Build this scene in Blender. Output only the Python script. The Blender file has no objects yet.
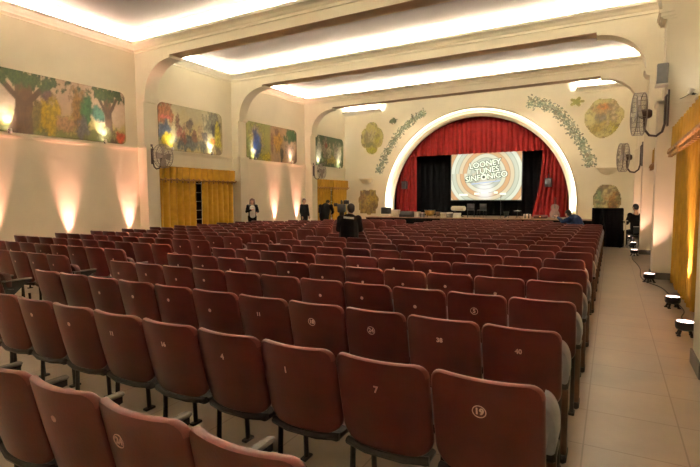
import bpy, bmesh, math, random
from mathutils import Vector, Matrix, noise
random.seed(7)
S = bpy.context.scene
COL = S.collection
PI = math.pi
sin, cos = math.sin, math.cos

# ------------------------------------------------------------------ materials
def mat(name, col, rough=.6, metal=0., var=0., vscale=8., bump=0., bscale=60., col2=None, emit=None, estr=0., spec=.5, sheen=0., coat=0.):
    m = bpy.data.materials.new(name); m.use_nodes = True
    nt = m.node_tree; b = nt.nodes['Principled BSDF']
    b.inputs['Base Color'].default_value = (*col, 1); b.inputs['Roughness'].default_value = rough
    b.inputs['Metallic'].default_value = metal; b.inputs['Specular IOR Level'].default_value = spec
    if coat: b.inputs['Coat Weight'].default_value = coat; b.inputs['Coat Roughness'].default_value = .25
    if sheen: b.inputs['Sheen Weight'].default_value = sheen
    tc = nt.nodes.new('ShaderNodeTexCoord')
    if var or col2:
        n = nt.nodes.new('ShaderNodeTexNoise'); n.inputs['Scale'].default_value = vscale; n.inputs['Detail'].default_value = 5
        nt.links.new(tc.outputs['Object'], n.inputs['Vector'])
        r = nt.nodes.new('ShaderNodeValToRGB')
        c2 = col2 if col2 else tuple(min(1, c*(1+var)) for c in col); c1 = col if col2 else tuple(c*(1-var) for c in col)
        r.color_ramp.elements[0].position = .32; r.color_ramp.elements[1].position = .68
        r.color_ramp.elements[0].color = (*c1, 1); r.color_ramp.elements[1].color = (*c2, 1)
        nt.links.new(n.outputs['Fac'], r.inputs['Fac']); nt.links.new(r.outputs['Color'], b.inputs['Base Color'])
    if bump:
        n = nt.nodes.new('ShaderNodeTexNoise'); n.inputs['Scale'].default_value = bscale
        nt.links.new(tc.outputs['Object'], n.inputs['Vector'])
        bp = nt.nodes.new('ShaderNodeBump'); bp.inputs['Strength'].default_value = bump; bp.inputs['Distance'].default_value = .01
        nt.links.new(n.outputs['Fac'], bp.inputs['Height']); nt.links.new(bp.outputs['Normal'], b.inputs['Normal'])
    if emit:
        b.inputs['Emission Color'].default_value = (*emit, 1); b.inputs['Emission Strength'].default_value = estr
    return m

def paint_mat(name, attr='paint', emission=0., rough=.6):
    m = bpy.data.materials.new(name); m.use_nodes = True
    nt = m.node_tree; b = nt.nodes['Principled BSDF']; b.inputs['Roughness'].default_value = rough; b.inputs['Specular IOR Level'].default_value = .15
    a = nt.nodes.new('ShaderNodeVertexColor'); a.layer_name = attr
    if emission:
        b.inputs['Base Color'].default_value = (.02, .02, .02, 1)
        nt.links.new(a.outputs['Color'], b.inputs['Emission Color']); b.inputs['Emission Strength'].default_value = emission
    else:
        n = nt.nodes.new('ShaderNodeTexNoise'); n.inputs['Scale'].default_value = 9; n.inputs['Detail'].default_value = 4
        tc = nt.nodes.new('ShaderNodeTexCoord'); nt.links.new(tc.outputs['Object'], n.inputs['Vector'])
        mx = nt.nodes.new('ShaderNodeMix'); mx.data_type = 'RGBA'; mx.blend_type = 'OVERLAY'; mx.inputs[0].default_value = .2
        nt.links.new(a.outputs['Color'], mx.inputs[6]); nt.links.new(n.outputs['Fac'], mx.inputs[7])
        nt.links.new(mx.outputs[2], b.inputs['Base Color'])
    return m

M = {}
M['wall'] = mat('cream_wall_paint', (.79, .735, .585), .75, var=.05, vscale=.8, bump=.08, bscale=40)
M['trimpaint'] = mat('cream_trim_paint', (.79, .735, .59), .65, var=.04, vscale=1.5)
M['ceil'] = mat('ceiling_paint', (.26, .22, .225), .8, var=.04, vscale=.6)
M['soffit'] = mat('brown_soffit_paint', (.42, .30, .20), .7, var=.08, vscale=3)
M['skirt'] = mat('grey_skirting', (.13, .11, .09), .5, var=.15, vscale=5)
M['maroon'] = mat('maroon_vinyl', (.068, .0100, .0082), .30, var=.22, vscale=7, bump=.05, bscale=90, spec=.5)
M['palerim'] = mat('pale_rolled_edge', (.150, .042, .034), .42, var=.2, vscale=20)
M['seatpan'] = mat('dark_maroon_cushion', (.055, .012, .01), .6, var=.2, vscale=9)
M['blackmetal'] = mat('black_iron', (.012, .011, .011), .45, metal=.3, var=.2, vscale=20)
M['armgrey'] = mat('grey_armrest_vinyl', (.25, .265, .30), .5, var=.12, vscale=14)
M['armdark'] = mat('worn_dark_armrest', (.14, .125, .115), .5, var=.2, vscale=14)
M['brownleg'] = mat('brown_leg', (.085, .035, .018), .5, var=.25, vscale=12)
M['numeral'] = mat('pale_number_paint', (.62, .48, .42), .6, var=.15, vscale=60)
M['gold'] = mat('gold_velvet', (.42, .235, .024), .75, var=.12, vscale=5, spec=.15)
M['goldtrim'] = mat('gold_fringe', (.26, .12, .02), .6, var=.5, vscale=25, bump=.4, bscale=50)
M['red'] = mat('red_velvet', (.125, .0075, .007), .8, var=.15, vscale=4, spec=.1)
M['blackcloth'] = mat('black_cloth', (.0025, .0025, .003), .95, spec=.05, var=.2, vscale=4)
M['glass'] = mat('dark_window_glass', (.02, .012, .01), .15)
M['white'] = mat('white_paint', (.72, .68, .60), .5, var=.06, vscale=8)
M['cream'] = mat('cream_card', (.62, .54, .40), .6, var=.12, vscale=12)
M['goldmetal'] = mat('brass_metal', (.65, .42, .12), .3, metal=.7, var=.15, vscale=9)
M['darkgrey'] = mat('dark_grey_plastic', (.018, .018, .02), .5, var=.15, vscale=10)
M['grey'] = mat('grey_plastic', (.22, .22, .23), .5, var=.08, vscale=10)
M['fanmetal'] = mat('dark_fan_metal', (.05, .028, .024), .35, metal=.6, var=.2, vscale=12)
M['cagewire'] = mat('grey_cage_wire', (.20, .17, .15), .4, metal=.5, var=.1)
M['blade'] = mat('fan_blade_metal', (.30, .24, .21), .35, metal=.5, var=.1, vscale=8)
M['skin'] = mat('skin', (.50, .28, .18), .55, var=.06, vscale=8)
M['hair'] = mat('dark_hair', (.02, .013, .01), .55, var=.4, vscale=60)
M['brownhair'] = mat('brown_hair', (.09, .045, .022), .55, var=.4, vscale=50)
M['blackjacket'] = mat('black_jacket', (.0035, .0035, .0045), .85, spec=.12, var=.3, vscale=14, bump=.2, bscale=15)
M['navy'] = mat('navy_jacket', (.010, .022, .065), .8, spec=.2, var=.3, vscale=10, bump=.2, bscale=15)
M['whiteshirt'] = mat('white_shirt', (.75, .70, .64), .8, var=.1, vscale=10)
M['trousers'] = mat('dark_trousers', (.006, .0055, .006), .85, spec=.15, var=.25, vscale=10)
M['shoe'] = mat('black_shoe', (.01, .009, .009), .4, var=.2, vscale=15)
M['eye'] = mat('eye_dark', (.02, .015, .01), .3)
M['print'] = mat('pale_print', (.5, .5, .48), .7, var=.2, vscale=40)
M['cable'] = mat('black_cable', (.012, .01, .01), .5)
M['ledlamp'] = mat('lit_pink_white_led', (.9, .8, .75), .4, emit=(1., .70, .60), estr=5)
M['whitelamp'] = mat('lit_white_lamp', (.9, .9, .85), .4, emit=(1., .93, .82), estr=40)
M['mural'] = paint_mat('mural_paint')
M['screen'] = paint_mat('projected_picture', emission=.50)
M['lettering'] = mat('projected_white_lettering', (.05, .05, .05), .6, emit=(.88, 1., .74), estr=.62)
M['letteredge'] = mat('projected_green_outline', (.02, .02, .02), .6, emit=(.05, .08, .03), estr=.3)
M['blueline'] = mat('projected_blue_line', (.02, .02, .02), .6, emit=(.25, .33, .5), estr=.9)
M['stagewood'] = mat('worn_stage_boards', (.28, .17, .10), .55, var=.25, vscale=6)
M['rope'] = mat('lit_warm_strip', (.9, .85, .7), .4, emit=(1., .88, .66), estr=10)

# floor: pale terrazzo tiles with thin joints
def floor_mat():
    m = bpy.data.materials.new('pale_floor_tiles'); m.use_nodes = True
    nt = m.node_tree; b = nt.nodes['Principled BSDF']; L = nt.links.new
    tc = nt.nodes.new('ShaderNodeTexCoord')
    mp = nt.nodes.new('ShaderNodeMapping'); mp.inputs['Location'].default_value = (.12, .1, 0)
    br = nt.nodes.new('ShaderNodeTexBrick'); br.offset = 0.; br.inputs['Scale'].default_value = 1.
    br.inputs['Brick Width'].default_value = .6; br.inputs['Row Height'].default_value = .6
    br.inputs['Mortar Size'].default_value = .006; br.inputs['Mortar Smooth'].default_value = .3
    br.inputs['Color1'].default_value = (.38, .31, .235, 1); br.inputs['Color2'].default_value = (.36, .29, .22, 1)
    br.inputs['Mortar'].default_value = (.25, .195, .145, 1)
    n = nt.nodes.new('ShaderNodeTexNoise'); n.inputs['Scale'].default_value = 1.7; n.inputs['Detail'].default_value = 8
    mx = nt.nodes.new('ShaderNodeMix'); mx.data_type = 'RGBA'; mx.blend_type = 'OVERLAY'; mx.inputs[0].default_value = .4
    L(tc.outputs['Object'], mp.inputs['Vector']); L(mp.outputs['Vector'], br.inputs['Vector']); L(tc.outputs['Object'], n.inputs['Vector'])
    L(br.outputs['Color'], mx.inputs[6]); L(n.outputs['Fac'], mx.inputs[7]); L(mx.outputs[2], b.inputs['Base Color'])
    mr = nt.nodes.new('ShaderNodeMapRange'); mr.inputs[3].default_value = .22; mr.inputs[4].default_value = .42
    L(n.outputs['Fac'], mr.inputs[0]); L(mr.outputs[0], b.inputs['Roughness'])
    return m
M['floor'] = floor_mat()

# ------------------------------------------------------------------ mesh helpers
class MB:
    def __init__(s): s.v = []; s.f = []; s.mi = []
    def add(s, vs, fs, mi=0, mx=None):
        o = len(s.v)
        for v in vs:
            v = Vector(v); s.v.append(tuple(mx @ v) if mx else tuple(v))
        for f in fs: s.f.append(tuple(i+o for i in f)); s.mi.append(mi)
        return s
    def box(s, x0, x1, y0, y1, z0, z1, mi=0, mx=None):
        return s.add([(x0,y0,z0),(x1,y0,z0),(x1,y1,z0),(x0,y1,z0),(x0,y0,z1),(x1,y0,z1),(x1,y1,z1),(x0,y1,z1)],
                     [(0,3,2,1),(4,5,6,7),(0,1,5,4),(1,2,6,5),(2,3,7,6),(3,0,4,7)], mi, mx)
    def rbox(s, x0, x1, y0, y1, z0, z1, r=.01, mi=0, mx=None):
        # box with bevelled edges: an octagonal-rounded prism with inset caps
        def ring(z, k):
            return [(x0+r+k,y0+k,z),(x1-r-k,y0+k,z),(x1-k,y0+r+k,z),(x1-k,y1-r-k,z),(x1-r-k,y1-k,z),(x0+r+k,y1-k,z),(x0+k,y1-r-k,z),(x0+k,y0+r+k,z)]
        vs = ring(z0,r*.7)+ring(z0+r,0)+ring(z1-r,0)+ring(z1,r*.7); fs = [tuple(reversed(range(8))), tuple(range(24,32))]
        for a in (0,8,16):
            for i in range(8): fs.append((a+i, a+(i+1)%8, a+8+(i+1)%8, a+8+i))
        return s.add(vs, fs, mi, mx)
    def tube(s, pts, r, n=8, mi=0, closed=False, mx=None, caps=True):
        pts = [Vector(p) for p in pts]; k = len(pts); vs = []; fs = []
        up = None
        for i, p in enumerate(pts):
            a = pts[(i-1) % k] if (closed or i > 0) else p; b = pts[(i+1) % k] if (closed or i < k-1) else p
            t = (b-a).normalized()
            if up is None:
                up = Vector((0,0,1)) if abs(t.z) < .9 else Vector((1,0,0))
            u = (up - t*up.dot(t))
            if u.length < 1e-5: u = t.orthogonal()
            u.normalize(); w = t.cross(u); up = u
            rr = r[i] if isinstance(r, (list, tuple)) else r
            for j in range(n):
                q = 2*PI*j/n; vs.append(p + (u*cos(q) + w*sin(q))*rr)
        m = k if closed else k-1
        for i in range(m):
            a, b = i*n, ((i+1) % k)*n
            for j in range(n): fs.append((a+j, a+(j+1)%n, b+(j+1)%n, b+j))
        if not closed and caps: fs.append(tuple(reversed(range(n)))); fs.append(tuple(range((k-1)*n, k*n)))
        return s.add(vs, fs, mi, mx)
    def lathe(s, prof, c=(0,0,0), n=20, mi=0, mx=None):
        vs = []; fs = []
        for r, z in prof:
            for j in range(n): q = 2*PI*j/n; vs.append((c[0]+r*cos(q), c[1]+r*sin(q), c[2]+z))
        for i in range(len(prof)-1):
            for j in range(n): fs.append((i*n+j, i*n+(j+1)%n, (i+1)*n+(j+1)%n, (i+1)*n+j))
        if prof[0][0] > 1e-6: fs.append(tuple(reversed(range(n))))
        if prof[-1][0] > 1e-6: fs.append(tuple(range((len(prof)-1)*n, len(prof)*n)))
        return s.add(vs, fs, mi, mx)
    def ball(s, c, r, n=12, mi=0, mx=None):
        if not isinstance(r, (list, tuple)): r = (r, r, r)
        vs = []; fs = []; h = n//2
        for i in range(1, h):
            a = PI*i/h
            for j in range(n): q = 2*PI*j/n; vs.append((c[0]+r[0]*sin(a)*cos(q), c[1]+r[1]*sin(a)*sin(q), c[2]+r[2]*cos(a)))
        vs += [(c[0],c[1],c[2]+r[2]), (c[0],c[1],c[2]-r[2])]; T, B = len(vs)-2, len(vs)-1
        for i in range(h-2):
            for j in range(n): fs.append((i*n+j, (i+1)*n+j, (i+1)*n+(j+1)%n, i*n+(j+1)%n))
        for j in range(n): fs.append((T, j, (j+1)%n)); fs.append((B, (h-2)*n+(j+1)%n, (h-2)*n+j))
        return s.add(vs, fs, mi, mx)
    def prism(s, poly, a0, a1, axis='y', mi=0, mx=None):
        def P(p, t): return {'y': (p[0], t, p[1]), 'x': (t, p[0], p[1]), 'z': (p[0], p[1], t)}[axis]
        n = len(poly); vs = [P(p, a0) for p in poly]+[P(p, a1) for p in poly]
        fs = [tuple(range(n)), tuple(reversed(range(n, 2*n)))]
        for i in range(n): fs.append((i, i+n, (i+1)%n+n, (i+1)%n))
        return s.add(vs, fs, mi, mx)
    def mesh(s, name, mats, smooth=False):
        me = bpy.data.meshes.new(name); me.from_pydata(s.v, [], s.f)
        for m in (mats if isinstance(mats, (list, tuple)) else [mats]): me.materials.append(m)
        me.polygons.foreach_set('material_index', s.mi)
        bm = bmesh.new(); bm.from_mesh(me); bmesh.ops.recalc_face_normals(bm, faces=bm.faces); bm.to_mesh(me); bm.free()
        if smooth: me.shade_smooth(); me.set_sharp_from_angle(angle=math.radians(42))
        me.update(); return me

def obj(name, me, parent=None, loc=(0,0,0), rz=0.):
    o = bpy.data.objects.new(name, me); COL.objects.link(o); o.location = loc; o.rotation_euler = (0,0,rz)
    if parent: o.parent = parent
    return o
def build(name, mb, m, parent=None, loc=(0,0,0), rz=0., smooth=True):
    return obj(name, mb.mesh(name, m, smooth), parent, loc, rz)
def tag(o, label, cat, group=None):
    o['label'] = label; o['category'] = cat
    if group: o['group'] = group
    return o
def empty(name, label, cat, loc=(0,0,0), rz=0., group=None):
    o = bpy.data.objects.new(name, None); COL.objects.link(o); o.location = loc; o.rotation_euler = (0,0,rz); o.empty_display_size = .1
    return tag(o, label, cat, group)
def struct(name, mb, m, smooth=False):
    o = build(name, mb, m, smooth=smooth); o['kind'] = 'structure'; return o
def copy_tree(o, parent=None):
    c = o.copy(); COL.objects.link(c); c.parent = parent
    for ch in list(o.children): copy_tree(ch, c)
    return c

# ------------------------------------------------------------------ room dimensions (metres; camera over the origin, stage towards +Y)
XL, XR = -15.2, 1.42          # side walls
PL, PR = -14.73, .77          # inner faces of the pilasters
Y0, YB = -3., 26.84           # rear wall, proscenium wall
BEAMS = [5.3, 11.51, 16.43, 22.28]; BT = .52
ZC, ZB, ZTOP = 7.046, 6.667, 7.64
ZL = 3.604                    # ledge height
CORB = 5.32

mb = MB().box(XL-.3, XR+.3, Y0-.3, YB+4.2, -.2, 0); struct('floor', mb, M['floor'])
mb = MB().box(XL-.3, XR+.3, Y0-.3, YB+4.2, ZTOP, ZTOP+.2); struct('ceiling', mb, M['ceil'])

def side_wall(name, xa, xb, xin, wins):
    # wall with rectangular window openings (y0,y1,z0,z1), built from solid pieces
    m = MB(); ys = sorted(set([Y0-.3, YB+4.2] + [y for w in wins for y in w[:2]]))
    for a, b in zip(ys[:-1], ys[1:]):
        w = next((w for w in wins if abs(w[0]-a) < 1e-6 and abs(w[1]-b) < 1e-6), None)
        if w: m.box(xa, xb, a, b, 0, w[2]); m.box(xa, xb, a, b, w[3], ZTOP)
        else: m.box(xa, xb, a, b, 0, ZTOP)
    struct(name, m, M['wall'])
LW = [(12.5, 15.9, .5, 2.75), (23.45, 26.2, .5, 2.6)]
RW = [(7.2, 10.8, .3, 2.85), (12.6, 15.9, .3, 2.85), (17.6, 21.6, .3, 2.85)]
side_wall('wall_left', XL-.3, XL, XL, LW)
side_wall('wall_right', XR, XR+.3, XR, RW)
struct('wall_rear', MB().box(XL-.3, XR+.3, Y0-.3, Y0, 0, ZTOP), M['wall'])

def window(n, xg, xin, w):
    y0, y1, z0, z1 = w; sgn = 1 if xin > xg else -1
    f = MB(); t = .05
    xa, xb = sorted((xg-.03, xg+.03))
    f.box(xa, xb, y0, y1, z0, z0+t); f.box(xa, xb, y0, y1, z1-t, z1); f.box(xa, xb, y0, y0+t, z0+t, z1-t); f.box(xa, xb, y1-t, y1, z0+t, z1-t)
    nz = 6; ny = max(4, int((y1-y0)/.42))
    for i in range(1, nz): z = z0+(z1-z0)*i/nz; f.box(xa+.01, xb-.01, y0+t, y1-t, z-.014, z+.014)
    for i in range(1, ny): y = y0+(y1-y0)*i/ny; f.box(xa+.012, xb-.012, y-.014, y+.014, z0+t, z1-t)
    fr = struct(f'window_{n}', f, M['white'])
    g = MB().box(xg-.004, xg+.004, y0+.03, y1-.03, z0+.03, z1-.03)
    p = build('window_pane', g, M['glass'], fr, smooth=False)
for i, w in enumerate(LW): window(i+1, XL-.12, XL, w)
for i, w in enumerate(RW): window(i+3, XR+.12, XR, w)

# --- proscenium wall with its arched opening
AC, AZ, AR = -6.95, 1.35, 5.37
def arc(r, n=48, zbase=0.):
    return [(AC-r, zbase)] + [(AC-r*cos(PI*i/n), AZ+r*sin(PI*i/n)) for i in range(n+1)] + [(AC+r, zbase)]
def prosc():
    m = MB(); pts = arc(AR); ya, yb = YB, YB+.35
    for y in (ya, yb):
        m.add([(XL, y, 0), (AC-AR, y, 0), (AC-AR, y, AZ), (AC-AR, y, ZTOP), (XL, y, ZTOP)], [(0,1,2,3,4)])
        m.add([(XR, y, 0), (AC+AR, y, 0), (AC+AR, y, AZ), (AC+AR, y, ZTOP), (XR, y, ZTOP)], [(0,1,2,3,4)])
        for (xa, za), (xb, zb) in zip(pts[1:-2], pts[2:-1]):
            m.add([(xa,y,za),(xb,y,zb),(xb,y,ZTOP),(xa,y,ZTOP)], [(0,1,2,3)])
    for (xa, za), (xb, zb) in zip(pts[:-1], pts[1:]):
        m.add([(xa,ya,za),(xb,ya,zb),(xb,yb,zb),(xa,yb,za)], [(0,1,2,3)])
    top = [(XL, ZTOP), (AC-AR, ZTOP)]+[(x, ZTOP) for x, z in pts[2:-1]]+[(XR, ZTOP)]
    for (xa, za), (xb, zb) in list(zip(top[:-1], top[1:]))+[((XL, 0), (AC-AR, 0)), ((AC+AR, 0), (XR, 0)), ((XL, 0), (XL, ZTOP)), ((XR, 0), (XR, ZTOP))]:
        m.add([(xa,ya,za),(xb,ya,zb),(xb,yb,zb),(xa,yb,za)], [(0,1,2,3)])
    return m
_p = prosc(); _bm = {}
_w = struct('wall_stage', _p, M['wall']); _b = bmesh.new(); _b.from_mesh(_w.data); bmesh.ops.remove_doubles(_b, verts=_b.verts, dist=1e-5); bmesh.ops.recalc_face_normals(_b, faces=_b.faces); _b.to_mesh(_w.data); _b.free()
def arch_band(prof):
    # sweep (radius, y) profile round the arch
    m = MB(); rings = [[(x, y, z) for x, z in arc(r)] for r, y in prof]; n = len(rings[0])
    vs = [p for ring in rings for p in ring]; fs = []
    for a in range(len(rings)-1):
        for i in range(n-1): fs.append((a*n+i, a*n+i+1, (a+1)*n+i+1, (a+1)*n+i))
    return m.add(vs, fs)
struct('trim_1', arch_band([(5.42, YB), (5.44, YB-.05), (5.40, YB-.08), (5.36, YB-.05), (5.345, YB+.0), (5.35, YB+.10), (5.30, YB+.20), (5.24, YB+.24), (5.19, YB+.25), (5.17, YB+.22), (5.14, YB+.22), (5.12, YB+.26), (5.04, YB+.30), (4.99, YB+.38), (4.98, YB+.50), (5.1, YB+.50), (5.4, YB+.36)]), M['trimpaint'], True)
_rope = arc(5.325); m = MB().tube([(x, YB+.06, z) for x, z in _rope if z > .7], .012, 6)
_o = build('arch_light_strip', m, M['rope']); tag(_o, 'thin warm light strip running round the stage arch moulding', 'light strip')

# --- beams with arched ends and the pilasters that carry them (one trim each)
XS0, XS1 = -13.40, -.55
def beam(n, y):
    up = .09                                       # upper shaft set back behind the ledge
    drop = .10
    pts = [(XL, 0), (PL, 0), (PL, ZL-.02), (PL-up, ZL+.02), (PL-up, CORB-.12), (PL, CORB-.02), (PL, CORB+.08)]
    rx, rz = XS0-PL, (ZB-drop)-(CORB+.08)
    for i in range(1, 17): a = PI/2*i/16; pts.append((PL+rx*(1-cos(a)), CORB+.08+rz*sin(a)))
    pts += [(XS0, ZB), (XS1, ZB)]
    rx = PR-XS1
    for i in range(16, 0, -1): a = PI/2*i/16; pts.append((PR-rx*(1-cos(a)), CORB+.08+rz*sin(a)))
    pts += [(PR, CORB+.08), (PR, CORB-.02), (PR+up, CORB-.12), (PR+up, ZL+.02), (PR, ZL-.02), (PR, 0), (XR, 0), (XR, ZTOP), (XL, ZTOP)]
    m = MB().prism(pts, y, y+BT)
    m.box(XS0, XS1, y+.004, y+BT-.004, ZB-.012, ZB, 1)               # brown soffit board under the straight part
    for x0, x1 in ((PL-.2, PL+.05), (PR-.05, PR+.2)):                # corbel mouldings
        m.box(x0, x1, y-.06, y+BT+.06, CORB+.02, CORB+.09)
        s = -.03 if x0 < -5 else .03
        m.box(x0+s, x1+s, y-.035, y+BT+.035, CORB-.05, CORB+.02); m.box(x0+2*s, x1+2*s, y-.015, y+BT+.015, CORB-.10, CORB-.05)
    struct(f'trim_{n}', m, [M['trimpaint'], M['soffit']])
for i, y in enumerate(BEAMS): beam(2+i, y)

# --- cornice and lighting cove round every bay
def ring_sweep(x0, x1, y0, y1, prof, m, closed=True):
    rings = [[(x0+d, y0+d, z), (x1-d, y0+d, z), (x1-d, y1-d, z), (x0+d, y1-d, z)] for d, z in prof]
    vs = [p for r in rings for p in r]; fs = []
    for a in range(len(rings)-1):
        for i in range(4): fs.append((a*4+i, a*4+(i+1)%4, (a+1)*4+(i+1)%4, (a+1)*4+i))
    return m.add(vs, fs)
CORN = [(0, ZC-.10), (.05, ZC-.10), (.06, ZC-.02), (.10, ZC), (.16, ZC+.06), (.24, ZC+.09), (.30, ZC+.10), (.31, ZC+.20), (.27, ZC+.20), (.26, ZC+.13), (0, ZC+.12)]
COVE = [(0, ZC+.12)] + [(.22*(1-cos(PI/2*i/10)), ZC+.22+(ZTOP-ZC-.23)*sin(PI/2*i/10)) for i in range(11)]
BAYS = [(Y0, BEAMS[0]), (BEAMS[0]+BT, BEAMS[1]), (BEAMS[1]+BT, BEAMS[2]), (BEAMS[2]+BT, BEAMS[3]), (BEAMS[3]+BT, YB)]
for i, (a, b) in enumerate(BAYS[:4]):
    m = ring_sweep(XL, XR, a, b, CORN, MB()); ring_sweep(XL, XR, a, b, COVE, m)
    struct(f'trim_{6+i}', m, M['trimpaint'])
def add_area(name, loc, rot, sx, sy, power, col, spread=PI):
    l = bpy.data.lights.new(name, 'AREA'); l.shape = 'RECTANGLE'; l.size = sx; l.size_y = sy; l.energy = power; l.color = col; l.spread = spread
    o = bpy.data.objects.new(name, l); COL.objects.link(o); o.location = loc; o.rotation_euler = rot; return o
WARM = (1., .94, .86)
PW = 150.                                            # watts per metre of cove strip
def strip_light(c, along, to_wall, length, power):
    # a cove strip behind the cornice lip, aimed at the cove wall and a little upward
    d = (Vector(to_wall)*cos(.2)+Vector((0, 0, 1))*sin(.2)).normalized(); z = -d; x = Vector(along); y = z.cross(x)
    o = add_area('cove_strip_light', c, (0, 0, 0), length, .05, power, WARM, 2.3)
    o.matrix_world = Matrix(((x.x, y.x, z.x, c[0]), (x.y, y.y, z.y, c[1]), (x.z, y.z, z.z, c[2]), (0, 0, 0, 1)))
def cove_lights(a, b, pw, sides='LRNF'):
    z = ZC+.19; d = .235; n = b-a-.55; m = (a+b)/2; w = XR-XL-.55; c = (XL+XR)/2
    if 'L' in sides: strip_light((XL+d, m, z), (0, 1, 0), (-1, 0, 0), n, pw*n)
    if 'R' in sides: strip_light((XR-d, m, z), (0, 1, 0), (1, 0, 0), n, pw*n)
    if 'F' in sides: strip_light((c, b-d, z), (1, 0, 0), (0, 1, 0), w, pw*w)
    if 'N' in sides: strip_light((c, a+d, z), (1, 0, 0), (0, -1, 0), w, pw*w)
for k, (a, b) in enumerate(BAYS[:4]): cove_lights(a, b, PW*(.75 if k == 0 else 1.))
cove_lights(*BAYS[4], PW*.8, 'N')  # added strip, unseen behind the last beam, to brighten the stage wall
m = MB(); a = BAYS[4][0]
for pr in (CORN, COVE):
    for (d0, z0), (d1, z1) in zip(pr[:-1], pr[1:]): m.add([(XL,a+d0,z0),(XR,a+d0,z0),(XR,a+d1,z1),(XL,a+d1,z1)], [(0,1,2,3)])
struct('trim_14', m, M['trimpaint'])
# last bay: short lit niches either side of the arch
for i, (xa, xb) in enumerate(((XL, -12.6), (-1.75, XR))):
    m = MB(); y = YB
    prof = [(YB-d, z) for d, z in CORN]
    for pr in (CORN, COVE):
        for (d0, z0), (d1, z1) in zip(pr[:-1], pr[1:]): m.add([(xa,y-d0,z0),(xb,y-d0,z0),(xb,y-d1,z1),(xa,y-d1,z1)], [(0,1,2,3)])
    for x in (xa, xb): m.add([(x, y-d, z) for d, z in CORN], [tuple(range(len(CORN)))])
    struct(f'trim_{10+i}', m, M['trimpaint'])
    strip_light(((xa+xb)/2, YB-.235, ZC+.19), (1, 0, 0), (0, 1, 0), xb-xa-.2, PW*(xb-xa))

# --- ledge moulding on the walls and skirtings
m = MB()
for a, b in BAYS: m.box(XL, XL+.07, a, b, ZL-.05, ZL+.01); m.box(XL, XL+.04, a, b, ZL-.10, ZL-.05)
for y in BEAMS: m.box(PL-.12, PL+.04, y-.04, y+BT+.04, ZL-.04, ZL+.02); m.box(XL, PL, y-.04, y, ZL-.04, ZL+.02)
struct('trim_12', m, M['trimpaint'])
m = MB()
for a, b in BAYS: m.box(XR-.07, XR, a, b, ZL-.05, ZL+.01)
for y in BEAMS: m.box(PR-.04, PR+.12, y-.04, y+BT+.04, ZL-.04, ZL+.02); m.box(PR, XR, y-.04, y, ZL-.04, ZL+.02)
struct('trim_13', m, M['trimpaint'])
m = MB()
for a, b in BAYS: m.box(XR-.02, XR, a, b, 0, .14)
for y in BEAMS: m.box(PR-.02, XR, y-.02, y, 0, .14); m.box(PR-.02, PR, y, y+BT, 0, .14); m.box(PR-.02, XR, y+BT, y+BT+.02, 0, .14)
struct('baseboard_right', m, M['skirt'])
m = MB()
for a, b in BAYS: m.box(XL, XL+.02, a, b, 0, .14)
for y in BEAMS: m.box(XL, PL+.02, y-.02, y, 0, .14); m.box(PL, PL+.02, y, y+BT, 0, .14); m.box(XL, PL+.02, y+BT, y+BT+.02, 0, .14)
struct('baseboard_left', m, M['skirt'])

# --- stage: platform, black box behind the curtains
m = MB(); m.box(-13.1, -.7, 25.75, YB+.0, 0, .58); m.box(AC-4.9, AC+4.9, YB, YB+3.9, 0, .58); m.box(-13.15, -.65, 25.70, YB, .58, .62); m.box(AC-4.9, AC+4.9, YB, YB+3.9, .58, .62)
struct('floor_stage', m, M['stagewood'])
m = MB().box(-13.1, -.7, 25.72, 25.748, 0, .575); struct('trim_15', m, M['blackcloth'])
m = MB(); m.box(-13.0, -.8, YB+3.9, YB+4.0, .62, ZTOP); m.box(-13.0, -12.9, YB+.4, YB+3.9, 0, ZTOP); m.box(-.9, -.8, YB+.4, YB+3.9, 0, ZTOP)
struct('wall_backstage', m, M['blackcloth'])

# ------------------------------------------------------------------ curtains
def drape(x0, x1, z0, z1, folds, amp, thick=.02, axis='y', seed=0, edge=None, hem=0., nz=10, n_per=10, bulge=-1):
    """hanging cloth: waves along its width; axis = direction the waves push; edge(t)->x0 shift at height t (1=bottom)"""
    rnd = random.Random(seed); n = int(folds*n_per); m = MB(); ph = [rnd.uniform(-.5, .5) for _ in range(int(folds)+2)]; am = [rnd.uniform(.6, 1.2) for _ in range(int(folds)+2)]
    vs = []
    for side in (0, 1):
        for k in range(nz+1):
            t = k/nz
            for i in range(n+1):
                u = i/n; f = u*folds; fi = int(f)
                a = am[fi]*(1-(f-fi))+am[fi+1]*(f-fi)
                p = ph[fi]*(1-(f-fi))+ph[fi+1]*(f-fi)
                xs = x0 + (edge(t) if edge else 0)*(1-u)
                x = xs+(x1-xs)*u + .15*amp*sin(9*u+3*t)
                d = bulge*amp*a*(.75+.25*t)*(2*abs(sin(PI*f+p*.5))-1.2) + thick*(side-.5)
                z = z1-(z1-z0)*t + (hem*sin(2*PI*f+p+1)*t)
                vs.append((x, d, z) if axis == 'y' else (d, x, z))
    w = n+1; h = (nz+1)*w; fs = []
    for k in range(nz):
        for i in range(n):
            a = k*w+i; fs.append((a, a+1, a+w+1, a+w)); fs.append((h+a, h+a+w, h+a+w+1, h+a+1))
    for k in range(nz):
        a = k*w; fs.append((a, a+w, h+a+w, h+a)); a = k*w+n; fs.append((a, h+a, h+a+w, a+w))
    for i in range(n):
        fs.append((i, h+i, h+i+1, i+1)); a = nz*w+i; fs.append((a, a+1, h+a+1, h+a))
    return m.add(vs, fs)
YV = YB+.95
t = tag(build('stage_valance', drape(AC-5.15, AC+5.15, 4.30, 6.75, 36, .07, seed=1, hem=.012), M['red'], loc=(0, YV, 0)), 'long red velvet valance hanging across the top of the stage arch', 'stage curtain')
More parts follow.
